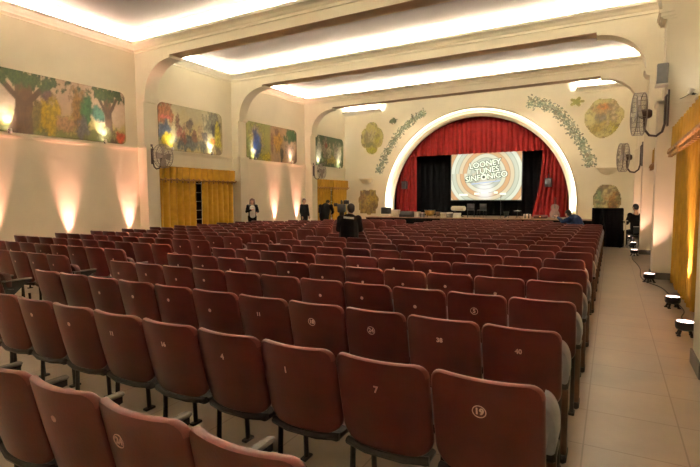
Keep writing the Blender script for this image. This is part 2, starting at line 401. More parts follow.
t = tag(build('stage_curtain', drape(AC-5.15, -10.72, .65, 4.6, 6, .08, seed=2), M['red'], loc=(0, YV+.2, 0)), 'red velvet stage curtain hanging at the left side of the arch', 'stage curtain')
t = tag(build('stage_curtain', drape(-3.40, AC+5.15, .65, 4.6, 8, .08, seed=3, edge=lambda t: -.5*t*t), M['red'], loc=(0, YV+.2, 0)), 'red velvet stage curtain hanging slanted at the right of the screen', 'stage curtain')
t = tag(build('stage_backdrop', drape(-11.4, -2.4, .64, 6.9, 22, .03, seed=4), M['blackcloth'], loc=(0, 29.4, 0)), 'black cloth backdrop hanging behind the projection screen', 'backdrop')

def gold_pair(xc, y0, y1, z0, z1, gap, label, side, seed, zv):
    """two gold window curtains under a tasselled valance, along a side wall; side=+1 room lies to +X"""
    t = empty('window_curtain', label, 'curtain', (xc, 0, z0), 0, 'gold window curtains')
    g0, g1 = gap
    fold = lambda a, b: max(2, round((b-a)/.31))
    for k, (a, b) in enumerate(((y0, g0), (g1, y1))):
        build('curtain_panel', drape(a, b, 0, z1-z0-.2, fold(a, b), .10, thick=.012, axis='x', seed=seed+k, bulge=side), M['gold'], t)
    dz = z1-z0
    v = build('valance', drape(y0-.05, y1+.05, dz-zv, dz, fold(y0, y1)*1.0, .07, thick=.012, axis='x', seed=seed+5, nz=5, bulge=side), M['gold'], t, (side*.10, 0, 0))
    f = MB(); nsw = round((y1-y0)/.27)
    for i in range(nsw):                           # swagged fringe and tassels
        a = y0+(y1-y0)*i/nsw; b = y0+(y1-y0)*(i+1)/nsw
        pts = [(side*(.02+.03*sin(PI*u/6)), a+(b-a)*u/6, dz-zv+.02-.07*sin(PI*u/6)) for u in range(7)]
        f.tube(pts, .03, 6)
        f.lathe([(.0, 0), (.024, -.02), (.018, -.05), (.042, -.17), (.0, -.175)], (side*.03, a, dz-zv+.03), 7)
    build('fringe', f, M['goldtrim'], v, (side*.04, 0, 0))
    rod = MB().tube([(0, y0-.1, dz-.03), (0, y1+.1, dz-.03)], .02)
    build('curtain_rod', rod, M['blackmetal'], t)
    return t
gold_pair(-14.95, 12.06, 16.20, .03, 2.98, (14.06, 14.38), 'gold curtain pair with a dark gap, nearer window of the left wall', 1, 10, .48)
gold_pair(-14.93, 22.85, 26.6, .03, 2.86, (24.62, 24.88), 'gold curtain pair at the far window of the left wall near the stage', 1, 20, .45)
gold_pair(1.12, 6.6, 11.15, .03, 3.04, (8.8, 8.82), 'gold curtain at the nearest window along the right wall, right photo edge', -1, 30, .45)
gold_pair(1.12, 12.3, 16.2, .03, 3.04, (14.2, 14.22), 'gold curtain sliver behind the nearer right pillar', -1, 40, .45)
gold_pair(1.25, 17.2, 22.0, .03, 3.04, (19.6, 19.62), 'gold curtain sliver farthest along the right wall', -1, 50, .45)

# ------------------------------------------------------------------ murals painted on rounded panels
def fbm(x, y, s, seed=0.): return noise.fractal(Vector((x*s+seed, y*s-seed*.7, seed*1.3)), .8, 2., 4)
def mix(a, b, t): t = max(0, min(1, t)); return tuple(p+(q-p)*t for p, q in zip(a, b))
def sm(e0, e1, x): t = max(0, min(1, (x-e0)/(e1-e0))) if e1 != e0 else float(x > e0); return t*t*(3-2*t)
def tree(c, x, y, tx, lean, w, cw, seed, trunk=(.075, .042, .025), leaf=(.022, .036, .016)):
    # trunk (curved, forked) and crown
    cxn = tx+lean*sin(y*2.4)+.03*fbm(y, 0, 6, seed)
    d = abs(x-cxn)-w*(1+.9*max(0, .3-y)*2)
    if y < .86: c = mix(mix(trunk, tuple(q*1.8 for q in trunk), .5+fbm(x, y*.4, 16, seed)), c, sm(-.012, .015, d))
    for s in (-1, 1):
        if y > .45:
            bx = cxn+s*(y-.45)*.55*cw*2.2
            d = abs(x-bx)-w*.45
            if y < .85: c = mix(trunk, c, sm(-.01, .012, d))
    e = math.hypot((x-tx-lean*.7)/cw, (y-.90)/.17)+.75*fbm(x, y, 7, seed+3)
    return mix(mix(leaf, (.085, .10, .035), .4+.9*fbm(x, y, 22, seed)), c, sm(.78, 1.02, e))
def bush(c, x, y, bx, by, rx, ry, col, seed, soft=.25, k=.6):
    e = math.hypot((x-bx)/rx, (y-by)/ry)+k*fbm(x, y, 6, seed)
    c = mix(mix(col, tuple(q*.45 for q in col), .5+1.5*fbm(x, y, 15, seed+9)), c, sm(1-soft, 1, e))
    return mix(c, (.05, .035, .022), .65*max(0., 1-abs(e-.97)/.09))
def mural_meadow(x, y):     # x in metres from left edge, y in 0..1 ; generic woodland meadow
    c = mix((.62, .47, .30), (.55, .40, .30), y+.5*fbm(x, y, 1.6, 1))
    c = mix((.52, .40, .16), c, sm(.30, .42, y+.12*fbm(x, y, 3, 2)))
    c = bush(c, x, y, 3.95, .52, .45, .14, (.10, .20, .14), 3)
    c = mix((.18, .17, .06), c, sm(.07, .20, y+.22*fbm(x, y, 5, 4)))
    c = bush(c, x, y, 2.38, .34, .36, .36, (.55, .38, .05), 5, k=.4)       # yellow bush
    c = bush(c, x, y, 2.34, .68, .17, .13, (.16, .09, .09), 6, k=.5)
    c = bush(c, x, y, 1.98, .30, .22, .26, (.22, .17, .07), 6.5)
    c = bush(c, x, y, 3.35, .55, .30, .38, (.33, .19, .07), 7, k=.5)       # tan and green shrub
    c = bush(c, x, y, 3.62, .52, .20, .32, (.07, .15, .06), 8)
    c = bush(c, x, y, 3.42, .20, .22, .22, (.16, .14, .14), 8.5)
    c = bush(c, x, y, 2.9, .24, .34, .12, (.50, .30, .17), 12)
    c = tree(c, x, y, 1.55, .16, .24, 1.35, 13)
    c = tree(c, x, y, 4.45, -.10, .13, .70, 14)
    c = bush(c, x, y, 4.82, .12, .16, .15, (.55, .10, .04), 15)
    c = bush(c, x, y, 4.3, .14, .35, .14, (.25, .22, .10), 16)
    return c
def mural_grotto(x, y):
    c = mix((.50, .41, .20), (.47, .42, .27), y+.6*fbm(x, y, 2, 21))
    c = bush(c, x, y, .25, .75, .45, .30, (.33, .14, .06), 22); c = bush(c, x, y, .35, .70, .28, .05, (.55, .16, .12), 22.5)
    c = bush(c, x, y, .25, .42, .32, .22, (.08, .09, .11), 23); c = bush(c, x, y, .42, .22, .35, .16, (.55, .40, .03), 24, k=.4)
    c = bush(c, x, y, 1.5, .18, .95, .17, (.16, .17, .15), 25)
    for i, (a, b) in enumerate([(.9, .62), (1.25, .5), (1.55, .6), (1.2, .35), (1.75, .38), (2.1, .48), (2.35, .40), (1.0, .42)]):
        c = bush(c, x, y, a, b, .16, .14, [(.24, .13, .08), (.55, .42, .26), (.18, .15, .12), (.40, .17, .12)][i % 4], 26+i, k=.7)
    c = bush(c, x, y, 2.75, .72, .48, .30, (.22, .20, .13), 36); c = bush(c, x, y, 2.9, .62, .2, .16, (.06, .05, .05), 36.6)
    c = bush(c, x, y, 3.1, .42, .22, .38, (.52, .44, .06), 37, k=.3)
    c = bush(c, x, y, 2.75, .30, .22, .07, (.62, .22, .05), 38)
    c = bush(c, x, y, 3.15, .10, .25, .14, (.18, .14, .09), 39)
    return c
def mural_garden(x, y):
    c = mix((.32, .30, .09), (.24, .24, .08), y+.7*fbm(x, y, 2.2, 41))
    c = bush(c, x, y, .75, .55, .62, .45, (.42, .36, .09), 42, k=.35)
    c = bush(c, x, y, .75, .50, .46, .38, (.34, .28, .20), 42.5, k=.5)
    c = bush(c, x, y, .78, .42, .30, .34, (.05, .08, .20), 43, k=.5)      # blue flowering bush
    c = bush(c, x, y, .62, .70, .15, .12, (.04, .05, .10), 43.7)
    c = bush(c, x, y, 1.5, .10, .42, .12, (.50, .44, .04), 44)
    if x > 1.75: c = mix(mix((.42, .26, .15), (.30, .20, .13), .5+fbm(x, y, 4, 45)), c, sm(1.9, 1.76, x))
    c = bush(c, x, y, 2.4, .60, .40, .32, (.50, .28, .06), 46, k=.45)
    c = bush(c, x, y, 2.35, .84, .18, .10, (.16, .08, .05), 47); c = bush(c, x, y, 1.95, .55, .12, .26, (.25, .12, .08), 47.5)
    c = bush(c, x, y, 2.75, .22, .14, .25, (.10, .08, .06), 48)
    c = bush(c, x, y, 3.6, .80, .55, .22, (.05, .08, .03), 49); c = bush(c, x, y, 3.4, .35, .35, .2, (.42, .26, .18), 50)
    return c
def mural_thicket(x, y):
    c = mix((.12, .14, .06), (.07, .10, .05), y+.7*fbm(x, y, 2.4, 61))
    for i, (a, b, r) in enumerate([(.5, .55, .3), (1.15, .6, .28), (1.7, .45, .3), (2.45, .55, .32), (2.9, .5, .25)]):
        c = bush(c, x, y, a, b, r, .36, [(.42, .38, .26), (.33, .26, .18)][i % 2], 62+i, k=.8)
    c = bush(c, x, y, 1.9, .22, .6, .14, (.45, .36, .10), 68); c = bush(c, x, y, 1.3, .7, .16, .1, (.30, .09, .06), 69)
    return c
def paint_panel(name, label, w, h, fn, origin, axis, sgn, r=.25, res=.033, outline=None, thick=.02, cat='mural', seed=0):
    """flat painted panel: axis 'x' = hangs on a side wall (width runs along +Y), 'y' = on the stage wall (width runs +X).
    outline(u,v) -> signed inside test for odd shapes"""
    nx = max(8, round(w/res)); nz = max(8, round(h/res)); me_v = []; cols = []; fs = []
    def corner(u, v):       # pull the grid's corners into a rounded rectangle
        X, Z = u*w, v*h
        rr = r
        for _ in (0,):
            cx_ = rr if X < rr else (w-rr if X > w-rr else None); cz_ = rr if Z < rr else (h-rr if Z > h-rr else None)
            if cx_ is not None and cz_ is not None:
                dx, dz = X-cx_, Z-cz_; q = max(abs(dx), abs(dz)); L = math.hypot(dx, dz)
                if L > 1e-9: X, Z = cx_+dx*q/L, cz_+dz*q/L
        return X, Z
    idx = {}
    for k in range(nz+1):
        for i in range(nx+1):
            X, Z = corner(i/nx, k/nz)
            idx[(i, k)] = len(me_v); me_v.append((X, Z)); cols.append(fn(X, Z/h))
    keep = []
    for k in range(nz):
        for i in range(nx):
            if outline:
                X, Z = (i+.5)/nx, (k+.5)/nz
                if not outline(X, Z): continue
            keep.append((idx[(i,k)], idx[(i+1,k)], idx[(i+1,k+1)], idx[(i,k+1)]))
    used = sorted({i for f in keep for i in f}); mp = {o: n for n, o in enumerate(used)}; nU = len(used)
    def P(p, t): return (sgn*t, p[0], p[1]) if axis == 'x' else (p[0], sgn*t, p[1])
    V = [P(me_v[i], thick) for i in used]+[P(me_v[i], 0) for i in used]
    F = [tuple(mp[i] for i in f) for f in keep]; B = [tuple(nU+i for i in reversed(f)) for f in F]
    cnt = {}
    for f in F:
        for a, b in zip(f, f[1:]+f[:1]): cnt[(a, b)] = 1
    sd = [(a, a+nU, b+nU, b) for (a, b) in cnt if (b, a) not in cnt]
    m = MB().add(V, F+B+sd); me = m.mesh(name, M['mural'])
    me.transform(Matrix.Translation((sgn*.003, 0, 0) if axis == 'x' else (0, sgn*.003, 0)))
    at = me.color_attributes.new('paint', 'FLOAT_COLOR', 'POINT')
    C2 = [cols[i] for i in used]; flat = [q for c in C2+C2 for q in (*c, 1.)]
    at.data.foreach_set('color', flat)
    return tag(obj(name, me, None, origin), label, cat)
def clampc(fn): return lambda x, y: tuple(max(.004, min(.9, .82*q)) for q in fn(x, y))
paint_panel('wall_mural', 'long woodland mural with two big trees, nearest on the left wall', 5.0, 1.80, clampc(mural_meadow), (XL, 6.02, 3.66), 'x', 1, r=.18, res=.028)
paint_panel('wall_mural', 'yellow and grey mural above the nearer gold curtained left window', 3.38, 1.80, clampc(mural_grotto), (XL, 12.42, 3.64), 'x', 1)
paint_panel('wall_mural', 'mural with a blue bush, between the two left windows above the woman', 4.10, 1.80, clampc(mural_garden), (XL, 17.36, 3.62), 'x', 1)
paint_panel('wall_mural', 'dark green thicket mural farthest on the left wall, near the stage', 3.34, 1.82, clampc(mural_thicket), (XL, 23.24, 3.66), 'x', 1)
paint_panel('wall_mural', 'pale framed mural on the right wall, cut by the photo edge', 4.6, 1.80, clampc(lambda x, y: mix((.40, .46, .46), mural_thicket(x*.7, y), .45+.5*fbm(x, y, 2, 70))), (XR, 6.5, 3.66), 'x', -1, r=.2, res=.06)
# small painted patches on the stage wall
def wob(u, v, seed, k=.12): 
    a = math.atan2(v-.5, u-.5)
    return math.hypot((u-.5)*2, (v-.5)*2) < .93+k*noise.noise(Vector((cos(a)*1.7+seed, sin(a)*1.7, seed)))
def patch(base, blots, seed):
    def fn(x, y):
        c = mix(base, tuple(q*.8 for q in base), .5+fbm(x, y, 2, seed))
        for i, (a, b, rx, ry, col) in enumerate(blots): c = bush(c, x, y, a, b, rx, ry, col, seed+i*1.7, soft=.5, k=.9)
        c = mix(c, (.12, .085, .045), .7*sm(.28, .42, fbm(x, y*1.8, 4.5, seed+20)))
        return c
    return clampc(fn)
OL = (.52, .45, .17)
paint_panel('painted_medallion', 'oval yellow green medallion painted on the stage wall, upper left', 1.66, 2.1, patch(OL, [(.8, .12, .7, .14, (.40, .38, .05)), (.8, .55, .5, .25, (.52, .46, .28)), (.45, .5, .2, .2, (.24, .20, .10)), (1.2, .5, .2, .3, (.36, .32, .06)), (.7, .3, .5, .08, (.15, .14, .06))], 80), (-14.08, YB, 4.45), 'y', -1, r=.7, res=.04, outline=lambda u, v: wob(u, v, 2, .05), cat='painting')
paint_panel('painted_medallion', 'large pale yellow patch painted on the stage wall, upper right', 1.85, 1.95, patch((.56, .49, .22), [(1., .72, .6, .22, (.45, .30, .14)), (.95, .78, .35, .1, (.58, .25, .08)), (.75, .5, .35, .14, (.22, .19, .15)), (.7, .25, .5, .18, (.42, .32, .10)), (1.35, .55, .25, .3, (.58, .46, .28)), (1.4, .25, .35, .15, (.50, .44, .08))], 90), (-1.40, YB, 4.64), 'y', -1, r=.3, res=.04, outline=lambda u, v: wob(u, v, 5, .16), cat='painting')
paint_panel('painted_medallion', 'brown and gold patch painted low on the stage wall, left', 1.5, 1.7, patch((.42, .31, .10), [(.4, .7, .3, .3, (.28, .15, .05)), (1., .6, .35, .35, (.45, .32, .06)), (.7, .3, .5, .2, (.34, .22, .07)), (1.2, .25, .25, .2, (.20, .12, .05)), (.75, .85, .4, .1, (.14, .08, .04))], 100), (-14.28, YB, .66), 'y', -1, r=.2, res=.04, outline=lambda u, v: wob(u, v, 8, .2) or (abs(u-.5) < .38 and abs(v-.5) < .42), cat='painting')
paint_panel('painted_medallion', 'pale leafy patch painted above the black desk, right stage wall', 1.35, 1.7, patch((.55, .46, .24), [(.35, .8, .3, .2, (.10, .10, .05)), (.35, .5, .2, .3, (.22, .28, .14)), (.95, .5, .3, .3, (.42, .24, .08)), (.9, .25, .3, .2, (.30, .15, .06)), (1.2, .65, .14, .2, (.24, .20, .08)), (.6, .9, .25, .1, (.18, .12, .06))], 110), (-.90, YB, .72), 'y', -1, r=.25, res=.04, outline=lambda u, v: wob(u, v, 12, .14), cat='painting')
paint_panel('painted_butterfly', 'small olive leaf cluster painted beside the left end of the garland', .62, .42, patch((.20, .20, .09), [(.3, .5, .3, .4, (.12, .14, .07))], 120), (-12.1, YB, 6.22), 'y', -1, r=.05, res=.03, outline=lambda u, v: abs(noise.noise(Vector((u*4, v*3, 3))))*.6+math.hypot(u-.5, v-.5) < .48, cat='painting')
paint_panel('painted_butterfly', 'small olive yellow star shape painted right of the arch garland', .68, .48, patch((.38, .32, .07), [(.3, .5, .25, .4, (.26, .24, .06))], 130), (-2.02, YB, 6.30), 'y', -1, r=.05, res=.03, outline=lambda u, v: math.hypot(u-.5, v-.5) < .40+.14*cos(5*math.atan2(v-.5, u-.5)), cat='painting')
def garland(label, pts, seed, w0):
    rnd = random.Random(seed); m = MB(); cols = []
    pal = [(.10, .14, .09), (.17, .20, .13), (.06, .09, .06), (.28, .27, .18), (.15, .12, .08), (.34, .36, .30)]
    segs = []
    for (a, b), (c, d) in zip(pts[:-1], pts[1:]): segs.append((a, b, c, d))
    for i in range(760):
        a, b, c, d = segs[int(rnd.random()*len(segs))]; t = rnd.random(); L = math.hypot(c-a, d-b)
        off = max(-1, min(1, rnd.gauss(0, .42)))*w0; x = a+(c-a)*t-(d-b)/L*off; z = b+(d-b)*t+(c-a)/L*off
        s = rnd.uniform(.08, .16); an = rnd.uniform(0, 2*PI); col = rnd.choice(pal); y = -.002-.012*rnd.random()
        leaf = [(0, 0), (.35, .28), (.7, .22), (1, 0), (.7, -.22), (.35, -.28)]
        vs = [(x+s*(p*cos(an)-q*sin(an)), y, z+s*(p*sin(an)+q*cos(an))) for p, q in leaf]
        vs += [(v[0], v[1]+.0015, v[2]) for v in vs]
        m.add(vs, [(0,1,2,3,4,5), (11,10,9,8,7,6)]+[(k, k+6, (k+1)%6+6, (k+1)%6) for k in range(6)]); cols += [col]*12
    me = m.mesh('painted_garland', M['mural']); at = me.color_attributes.new('paint', 'FLOAT_COLOR', 'POINT')
    at.data.foreach_set('color', [q for c in cols for q in (*c, 1.)])
    return tag(obj('painted_garland', me, None, (0, YB, 0)), label, 'painting')
garland('green leaf garland painted up the wall left of the stage arch', [(-9.75, 6.72), (-10.06, 6.62), (-10.56, 6.36), (-11.12, 5.93), (-11.62, 5.44), (-12.03, 4.84), (-12.38, 4.24), (-12.65, 3.64), (-12.80, 3.31)], 3, .25)
garland('green leaf garland painted down the wall right of the stage arch', [(-4.03, 6.81), (-3.58, 6.66), (-3.02, 6.45), (-2.5, 6.05), (-2.12, 5.55), (-1.75, 5.0), (-1.38, 4.42), (-1.12, 3.85), (-1.0, 3.24)], 4, .32)

# plaster wall sconces
def sconce(x, z, w, label):
    m = MB(); n = 16
    for s in range(n): pass
    prof = [(w/2, 0), (w/2, -.03), (w*.42, -.05), (w*.40, -.10), (w*.33, -.22), (w*.22, -.30), (w*.1, -.34), (0, -.35)]
    vs = []; fs = []
    for r, zz in prof:
        for j in range(n+1): q = PI*j/n; vs.append((-r*cos(q), -.9*r*sin(q), zz))
    for i in range(len(prof)-1):
        for j in range(n): fs.append((i*(n+1)+j, i*(n+1)+j+1, (i+1)*(n+1)+j+1, (i+1)*(n+1)+j))
    fs.append(tuple(range(n+1))); m.add(vs, fs)
    tag(build('wall_sconce', m, M['trimpaint'], loc=(x, YB, z)), label, 'sconce')
sconce(-.22, 3.18, 1.02, 'cream half-bowl wall sconce right of the stage arch above the black desk')
sconce(-13.64, 2.98, 1.02, 'cream half-bowl wall sconce left of the stage arch')

# ------------------------------------------------------------------ projection screen
def screen():
    w, h = 4.06, 2.78; x0, z0, y = -8.57, 1.61, 28.3
    t = empty('projection_screen', 'bright projection screen showing a concert title, hanging in the stage arch', 'screen', (x0, y, z0))
    nx, nz = 150, 104; vs = []; cols = []; fs = []
    pal = [(.80, .84, .66), (.72, .38, .16), (.86, .62, .36), (.52, .56, .46), (.82, .80, .58), (.76, .44, .20), (.80, .66, .42), (.62, .66, .50)]
    for k in range(nz+1):
        for i in range(nx+1):
            X, Z = i/nx*w, k/nz*h; dx, dz = X-w*.50, Z-h*.56; a = math.atan2(dz, dx); d = math.hypot(dx*.98, dz)
            s = d/.235 + .35*a/PI + .12*sin(3*a)               # a loose swirl of warm paint-like bands
            b = int(s) % len(pal); f = s-int(s); c = mix(pal[b], pal[(b+1) % len(pal)], sm(.8, 1., f))
            c = mix(c, (.62, .68, .52), .7*sm(1.0, .6, math.hypot(dx*.8, dz-.05)))
            c = mix(c, (1., 1., .95), .9*sm(.9, .3, math.hypot(dx/.75, (Z-.55)/.9)))
            c = mix(c, tuple(q*.35 for q in c), .9*sm(.11, .0, abs(f-.9)) * sm(.4, .7, d))
            vs.append((X, 0, Z)); cols.append(c)
    for k in range(nz):
        for i in range(nx): a = k*(nx+1)+i; fs.append((a, a+1, a+nx+2, a+nx+1))
    me = MB().add(vs, fs).mesh('picture', M['screen'])
    at = me.color_attributes.new('paint', 'FLOAT_COLOR', 'POINT'); at.data.foreach_set('color', [q for c in cols for q in (*c, 1.)])
    obj('picture', me, t, (0, -.03, 0))
    build('screen_backing', MB().box(-.04, w+.04, -.015, .03, -.04, h+.04), M['darkgrey'], t, smooth=False)
    def text(s, size, x, z, ang, off, m, yy, ext=.004):
        cu = bpy.data.curves.new('t', 'FONT'); cu.body = s; cu.size = size; cu.align_x = 'CENTER'; cu.offset = off; cu.extrude = ext; cu.resolution_u = 3
        o = bpy.data.objects.new('t', cu); COL.objects.link(o); bpy.context.view_layer.update()
        me = bpy.data.meshes.new_from_object(o.evaluated_get(bpy.context.evaluated_depsgraph_get())); bpy.data.objects.remove(o)
        me.materials.clear(); me.materials.append(m); me.name = 'title_lettering'
        R = Matrix.Translation((x, yy, z)) @ Matrix.Rotation(-ang, 4, 'Y') @ Matrix.Rotation(PI/2, 4, 'X'); me.transform(R)
        return me
    for k, (s, size, x, z, sx) in enumerate((('LOONEY', .46, 2.02, 1.95, 1), ('TUNES', .46, 2.14, 1.58, 1), ('SINF\u00d3NICO', .46, 2.10, 1.20, 1))):
        o1 = obj('title_outline', text(s, size, x, z, .13, .042, M['letteredge'], -.045), t)
        obj('title_word', text(s, size, x, z, .13, .008, M['lettering'], -.058), o1)
    build('subtitle_line', MB().box(-.85, .85, 0, .008, -.025, .025, mx=Matrix.Translation((2.06, -.05, 1.02)) @ Matrix.Rotation(-.10, 4, 'Y')), M['blueline'], t, smooth=False)
    for x, ww, z in ((.75, .5, .30), (1.55, .3, .36), (2.0, .42, .40), (2.65, .22, .42), (3.05, .35, .34)): build('caption_block', MB().rbox(x-ww/2, x+ww/2, -.045, -.035, z-.06, z+.06, .004), M['lettering'], t)
screen()
# ------------------------------------------------------------------ theatre seats
def backrest_mesh():
    W, zb, zt, th = .247, .415, .912, .036; rt, rb = .06, .10
    zs = [0]; vN = 22
    def half(z):
        w = W
        if z > zt-rt: w = W-rt+math.sqrt(max(0, rt*rt-(z-(zt-rt))**2))
        if z < zb+rb: w = min(w, W-rb*1.0+math.sqrt(max(0, rb*rb-((zb+rb)-z)**2)))
        return w
    hs = [zb+(zt-zb)*(.5-.5*cos(PI*i/vN)) for i in range(vN+1)]
    us = [sin(PI/2*(-1+2*i/14)) for i in range(15)]
    layers = [(-th/2, .955), (-th*.42, .982), (-th*.2, 1.), (th*.2, 1.), (th/2, .97)]
    m = MB(); zc = (zb+zt)/2; vs = []
    for off, sc in layers:
        for z in hs:
            w = half(z)
            for u in us:
                x = u*w*sc; Z = zc+(z-zc)*(1-(1-sc)*.55)
                y = -.11*(z-zb)/(zt-zb) + .055*(x/W)**2 + .018*((z-zc)/(zt-zb))**2 + off
                vs.append((x, y, Z))
    nu, nv = len(us), len(hs); LN = nu*nv; fs = []
    for L in (0, len(layers)-1):
        for k in range(nv-1):
            for i in range(nu-1): a = L*LN+k*nu+i; fs.append((a, a+1, a+nu+1, a+nu))
    per = [k*nu for k in range(nv)] + [(nv-1)*nu+i for i in range(1, nu)] + [k*nu+nu-1 for k in range(nv-2, -1, -1)] + [i for i in range(nu-2, 0, -1)]
    for L in range(len(layers)-1):
        for a, b in zip(per, per[1:]+per[:1]): fs.append((L*LN+a, L*LN+b, (L+1)*LN+b, (L+1)*LN+a))
    m.add(vs, fs); nb = 2*(nu-1)*(nv-1)
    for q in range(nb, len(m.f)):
        if sum(m.v[i][2] for i in m.f[q])/4 > .85: m.mi[q] = 1  # only the upper rim faces take the lighter maroon
    return m.mesh('backrest', [M['maroon'], M['palerim']], True)
def seat_meshes():
    D = {}
    D['backrest'] = backrest_mesh()
    sp = []
    for k in range(13): a = PI/2*k/12; sp.append((.249-.09+.09*cos(a), .755-.10+.10*sin(a)))
    for k in range(12, -1, -1): a = PI/2*k/12; sp.append((-(.249-.09+.09*cos(a)), .755-.10+.10*sin(a)))
    sp += [(-.243, .58), (-.215, .555), (.215, .555), (.243, .58)]
    m = MB(); n = len(sp); zc = .64
    for yy, sc in ((.065, .90), (.072, .97), (.09, 1.), (.13, 1.), (.15, .95)): m.v += [(x*sc, yy-.10*(z-.55), zc+(z-zc)*sc) for x, z in sp]
    m.f = [tuple(range(n))]+[(a*n+i, a*n+(i+1) % n, (a+1)*n+(i+1) % n, (a+1)*n+i) for a in range(4) for i in range(n)]+[tuple(reversed(range(4*n, 5*n)))]; m.mi = [0]*len(m.f)
    D['seat_pan'] = m.mesh('seat_pan', M['armgrey'], True)
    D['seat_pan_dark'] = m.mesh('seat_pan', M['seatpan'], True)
    D['pan_trim'] = MB().rbox(-.244, .244, .06, .16, .525, .557, .012).mesh('pan_trim', M['blackmetal'], True)
    b = MB(); b.tube([(-.225, .03, .405), (-.1, .0, .398), (.1, .0, .398), (.225, .03, .405)], .022, 8); b.rbox(-.22, .22, .02, .16, .375, .405, .008)
    D['hinge_bar'] = b.mesh('hinge_bar', M['blackmetal'], True)
    def leg(y, lean):
        m = MB(); m.tube([(0, y+lean, .012), (0, y, .46)], [.017, .015], 8); m.rbox(-.022, .022, y+lean-.045, y+lean+.045, 0, .018, .004); return m.mesh('leg', M['blackmetal'], True)
    D['leg_rear'] = leg(.10, -.02); D['leg_front'] = leg(.34, .02)
    D['arm_pad'] = MB().rbox(-.022, .022, .03, .38, .648, .668, .007).mesh('armrest', M['armdark'], True)
    s = MB(); s.prism([(.05, .46), (.14, .46), (.30, .60), (.37, .61), (.37, .648), (.04, .648)], -.010, .010, 'x')
    D['arm_support'] = s.mesh('arm_support', M['blackmetal'], True)
    pts = [(-.035, .545), (.012, .545), (.027, .56), (.034, .60)]+[(-.035+.069*cos(PI/2*i/9), .64+.135*sin(PI/2*i/9)) for i in range(10)]
    m = MB()
    for yy, sc in ((.055, .93), (.063, 1.), (.235, 1.), (.245, .93)): m.v += [(-.035+(a+.035)*sc, yy+.03, .65+(b-.65)*sc) for a, b in pts]
    n = len(pts); m.f = [tuple(range(n))]+[(a*n+i, a*n+(i+1) % n, (a+1)*n+(i+1) % n, (a+1)*n+i) for a in range(3) for i in range(n)]+[tuple(reversed(range(3*n, 4*n)))]; m.mi = [0]*len(m.f)
    D['end_panel'] = m.mesh('end_panel', M['armgrey'], True)
    D['end_trim'] = MB().rbox(-.034, .032, .08, .28, .515, .55, .01).mesh('panel_trim', M['blackmetal'], True)
    D['end_leg'] = MB().rbox(-.022, .022, .20, .28, .03, .52, .012).mesh('leg', M['brownleg'], True)
    D['end_foot'] = MB().rbox(-.025, .025, .17, .34, 0, .05, .012).mesh('foot', M['blackmetal'], True)
    D['blot'] = MB().lathe([(.0, .0), (.015, 0), (.016, .002), (0, .003)], n=14, mx=Matrix.Rotation(PI/2, 4, 'X')).mesh('seat_number', M['numeral'], True)
    return D
SM = seat_meshes()
def number_mesh(s, circled):
    cu = bpy.data.curves.new('n', 'FONT'); cu.body = s; cu.size = .042 if len(s) > 1 else .05; cu.align_x = 'CENTER'; cu.align_y = 'CENTER'; cu.extrude = .001; cu.offset = .0015; cu.resolution_u = 3
    o = bpy.data.objects.new('n', cu); COL.objects.link(o); bpy.context.view_layer.update()
    me = bpy.data.meshes.new_from_object(o.evaluated_get(bpy.context.evaluated_depsgraph_get())); bpy.data.objects.remove(o)
    me.transform(Matrix.Rotation(PI/2, 4, 'X'))
    if circled:
        bm = bmesh.new(); bm.from_mesh(me); tmp = MB().tube([(.029*cos(2*PI*i/24), 0, .029*sin(2*PI*i/24)) for i in range(24)], .0022, 5, closed=True).mesh('c', M['numeral'])
        bm.from_mesh(tmp); bm.to_mesh(me); bm.free()
    me.materials.clear(); me.materials.append(M['numeral']); me.name = 'seat_number'
    return me
NUM = {}
def back_y(x, z): return -.11*(z-.415)/.49 + .055*(x/.247)**2 + .018*((z-.66)/.49)**2 - .018
ORD = ['zeroth', 'first', 'second', 'third', 'fourth', 'fifth', 'sixth', 'seventh', 'eighth', 'ninth', 'tenth', 'eleventh', 'twelfth', 'thirteenth', 'fourteenth', 'fifteenth', 'sixteenth', 'seventeenth', 'eighteenth', 'nineteenth', 'twentieth']
def child(name, me, parent, loc=(0,0,0), rot=None):
    o = bpy.data.objects.new(name, me); COL.objects.link(o); o.parent = parent; o.location = loc
    if rot: o.rotation_euler = rot
    return o
def make_seat(x, y, w, label, group, detail, num=None, endR=False, endL=False, rz=0.):
    t = empty('theatre_seat', label, 'seat', (x, y, 0), rz, group)
    s = w/.505; t.scale = (s, 1, 1)
    b = child('backrest', SM['backrest'], t)
    if num:
        nx, nz = num[2] if len(num) > 2 else (0, .77)
        me = SM['blot']
        if num[0]:
            if num[:2] not in NUM: NUM[num[:2]] = number_mesh(*num[:2])
            me = NUM[num[:2]]
        child('seat_number', me, b, (nx, back_y(nx, nz)-.002, nz), (.22, 0, 0))
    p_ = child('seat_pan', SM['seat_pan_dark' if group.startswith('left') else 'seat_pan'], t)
    child('pan_trim', SM['pan_trim'], p_)
    if detail > 0: child('hinge_bar', SM['hinge_bar'], t)
    sides = []
    if endL: sides.append((-.2265, True))
    else: sides.append((-.2295, False))
    if endR: sides.append((.2265, True))
    for sx, end in sides:
        if end:
            ex = sx+(.022 if sx > 0 else -.022)
            p = child('end_panel', SM['end_panel'], t, (ex, 0, 0)); p.scale.x = 1 if sx > 0 else -1; child('panel_trim', SM['end_trim'], p)
            l = child('leg', SM['end_leg'], t, (ex, 0, 0)); child('foot', SM['end_foot'], l)
        else:
            a = child('armrest', SM['arm_pad'], t, (sx, 0, 0))
            if detail > 0: child('arm_support', SM['arm_support'], a)
        child('leg', SM['leg_rear'], t, (sx, 0, 0))
        if detail > 0 and not end: child('leg', SM['leg_front'], t, (sx, 0, 0))
    return t

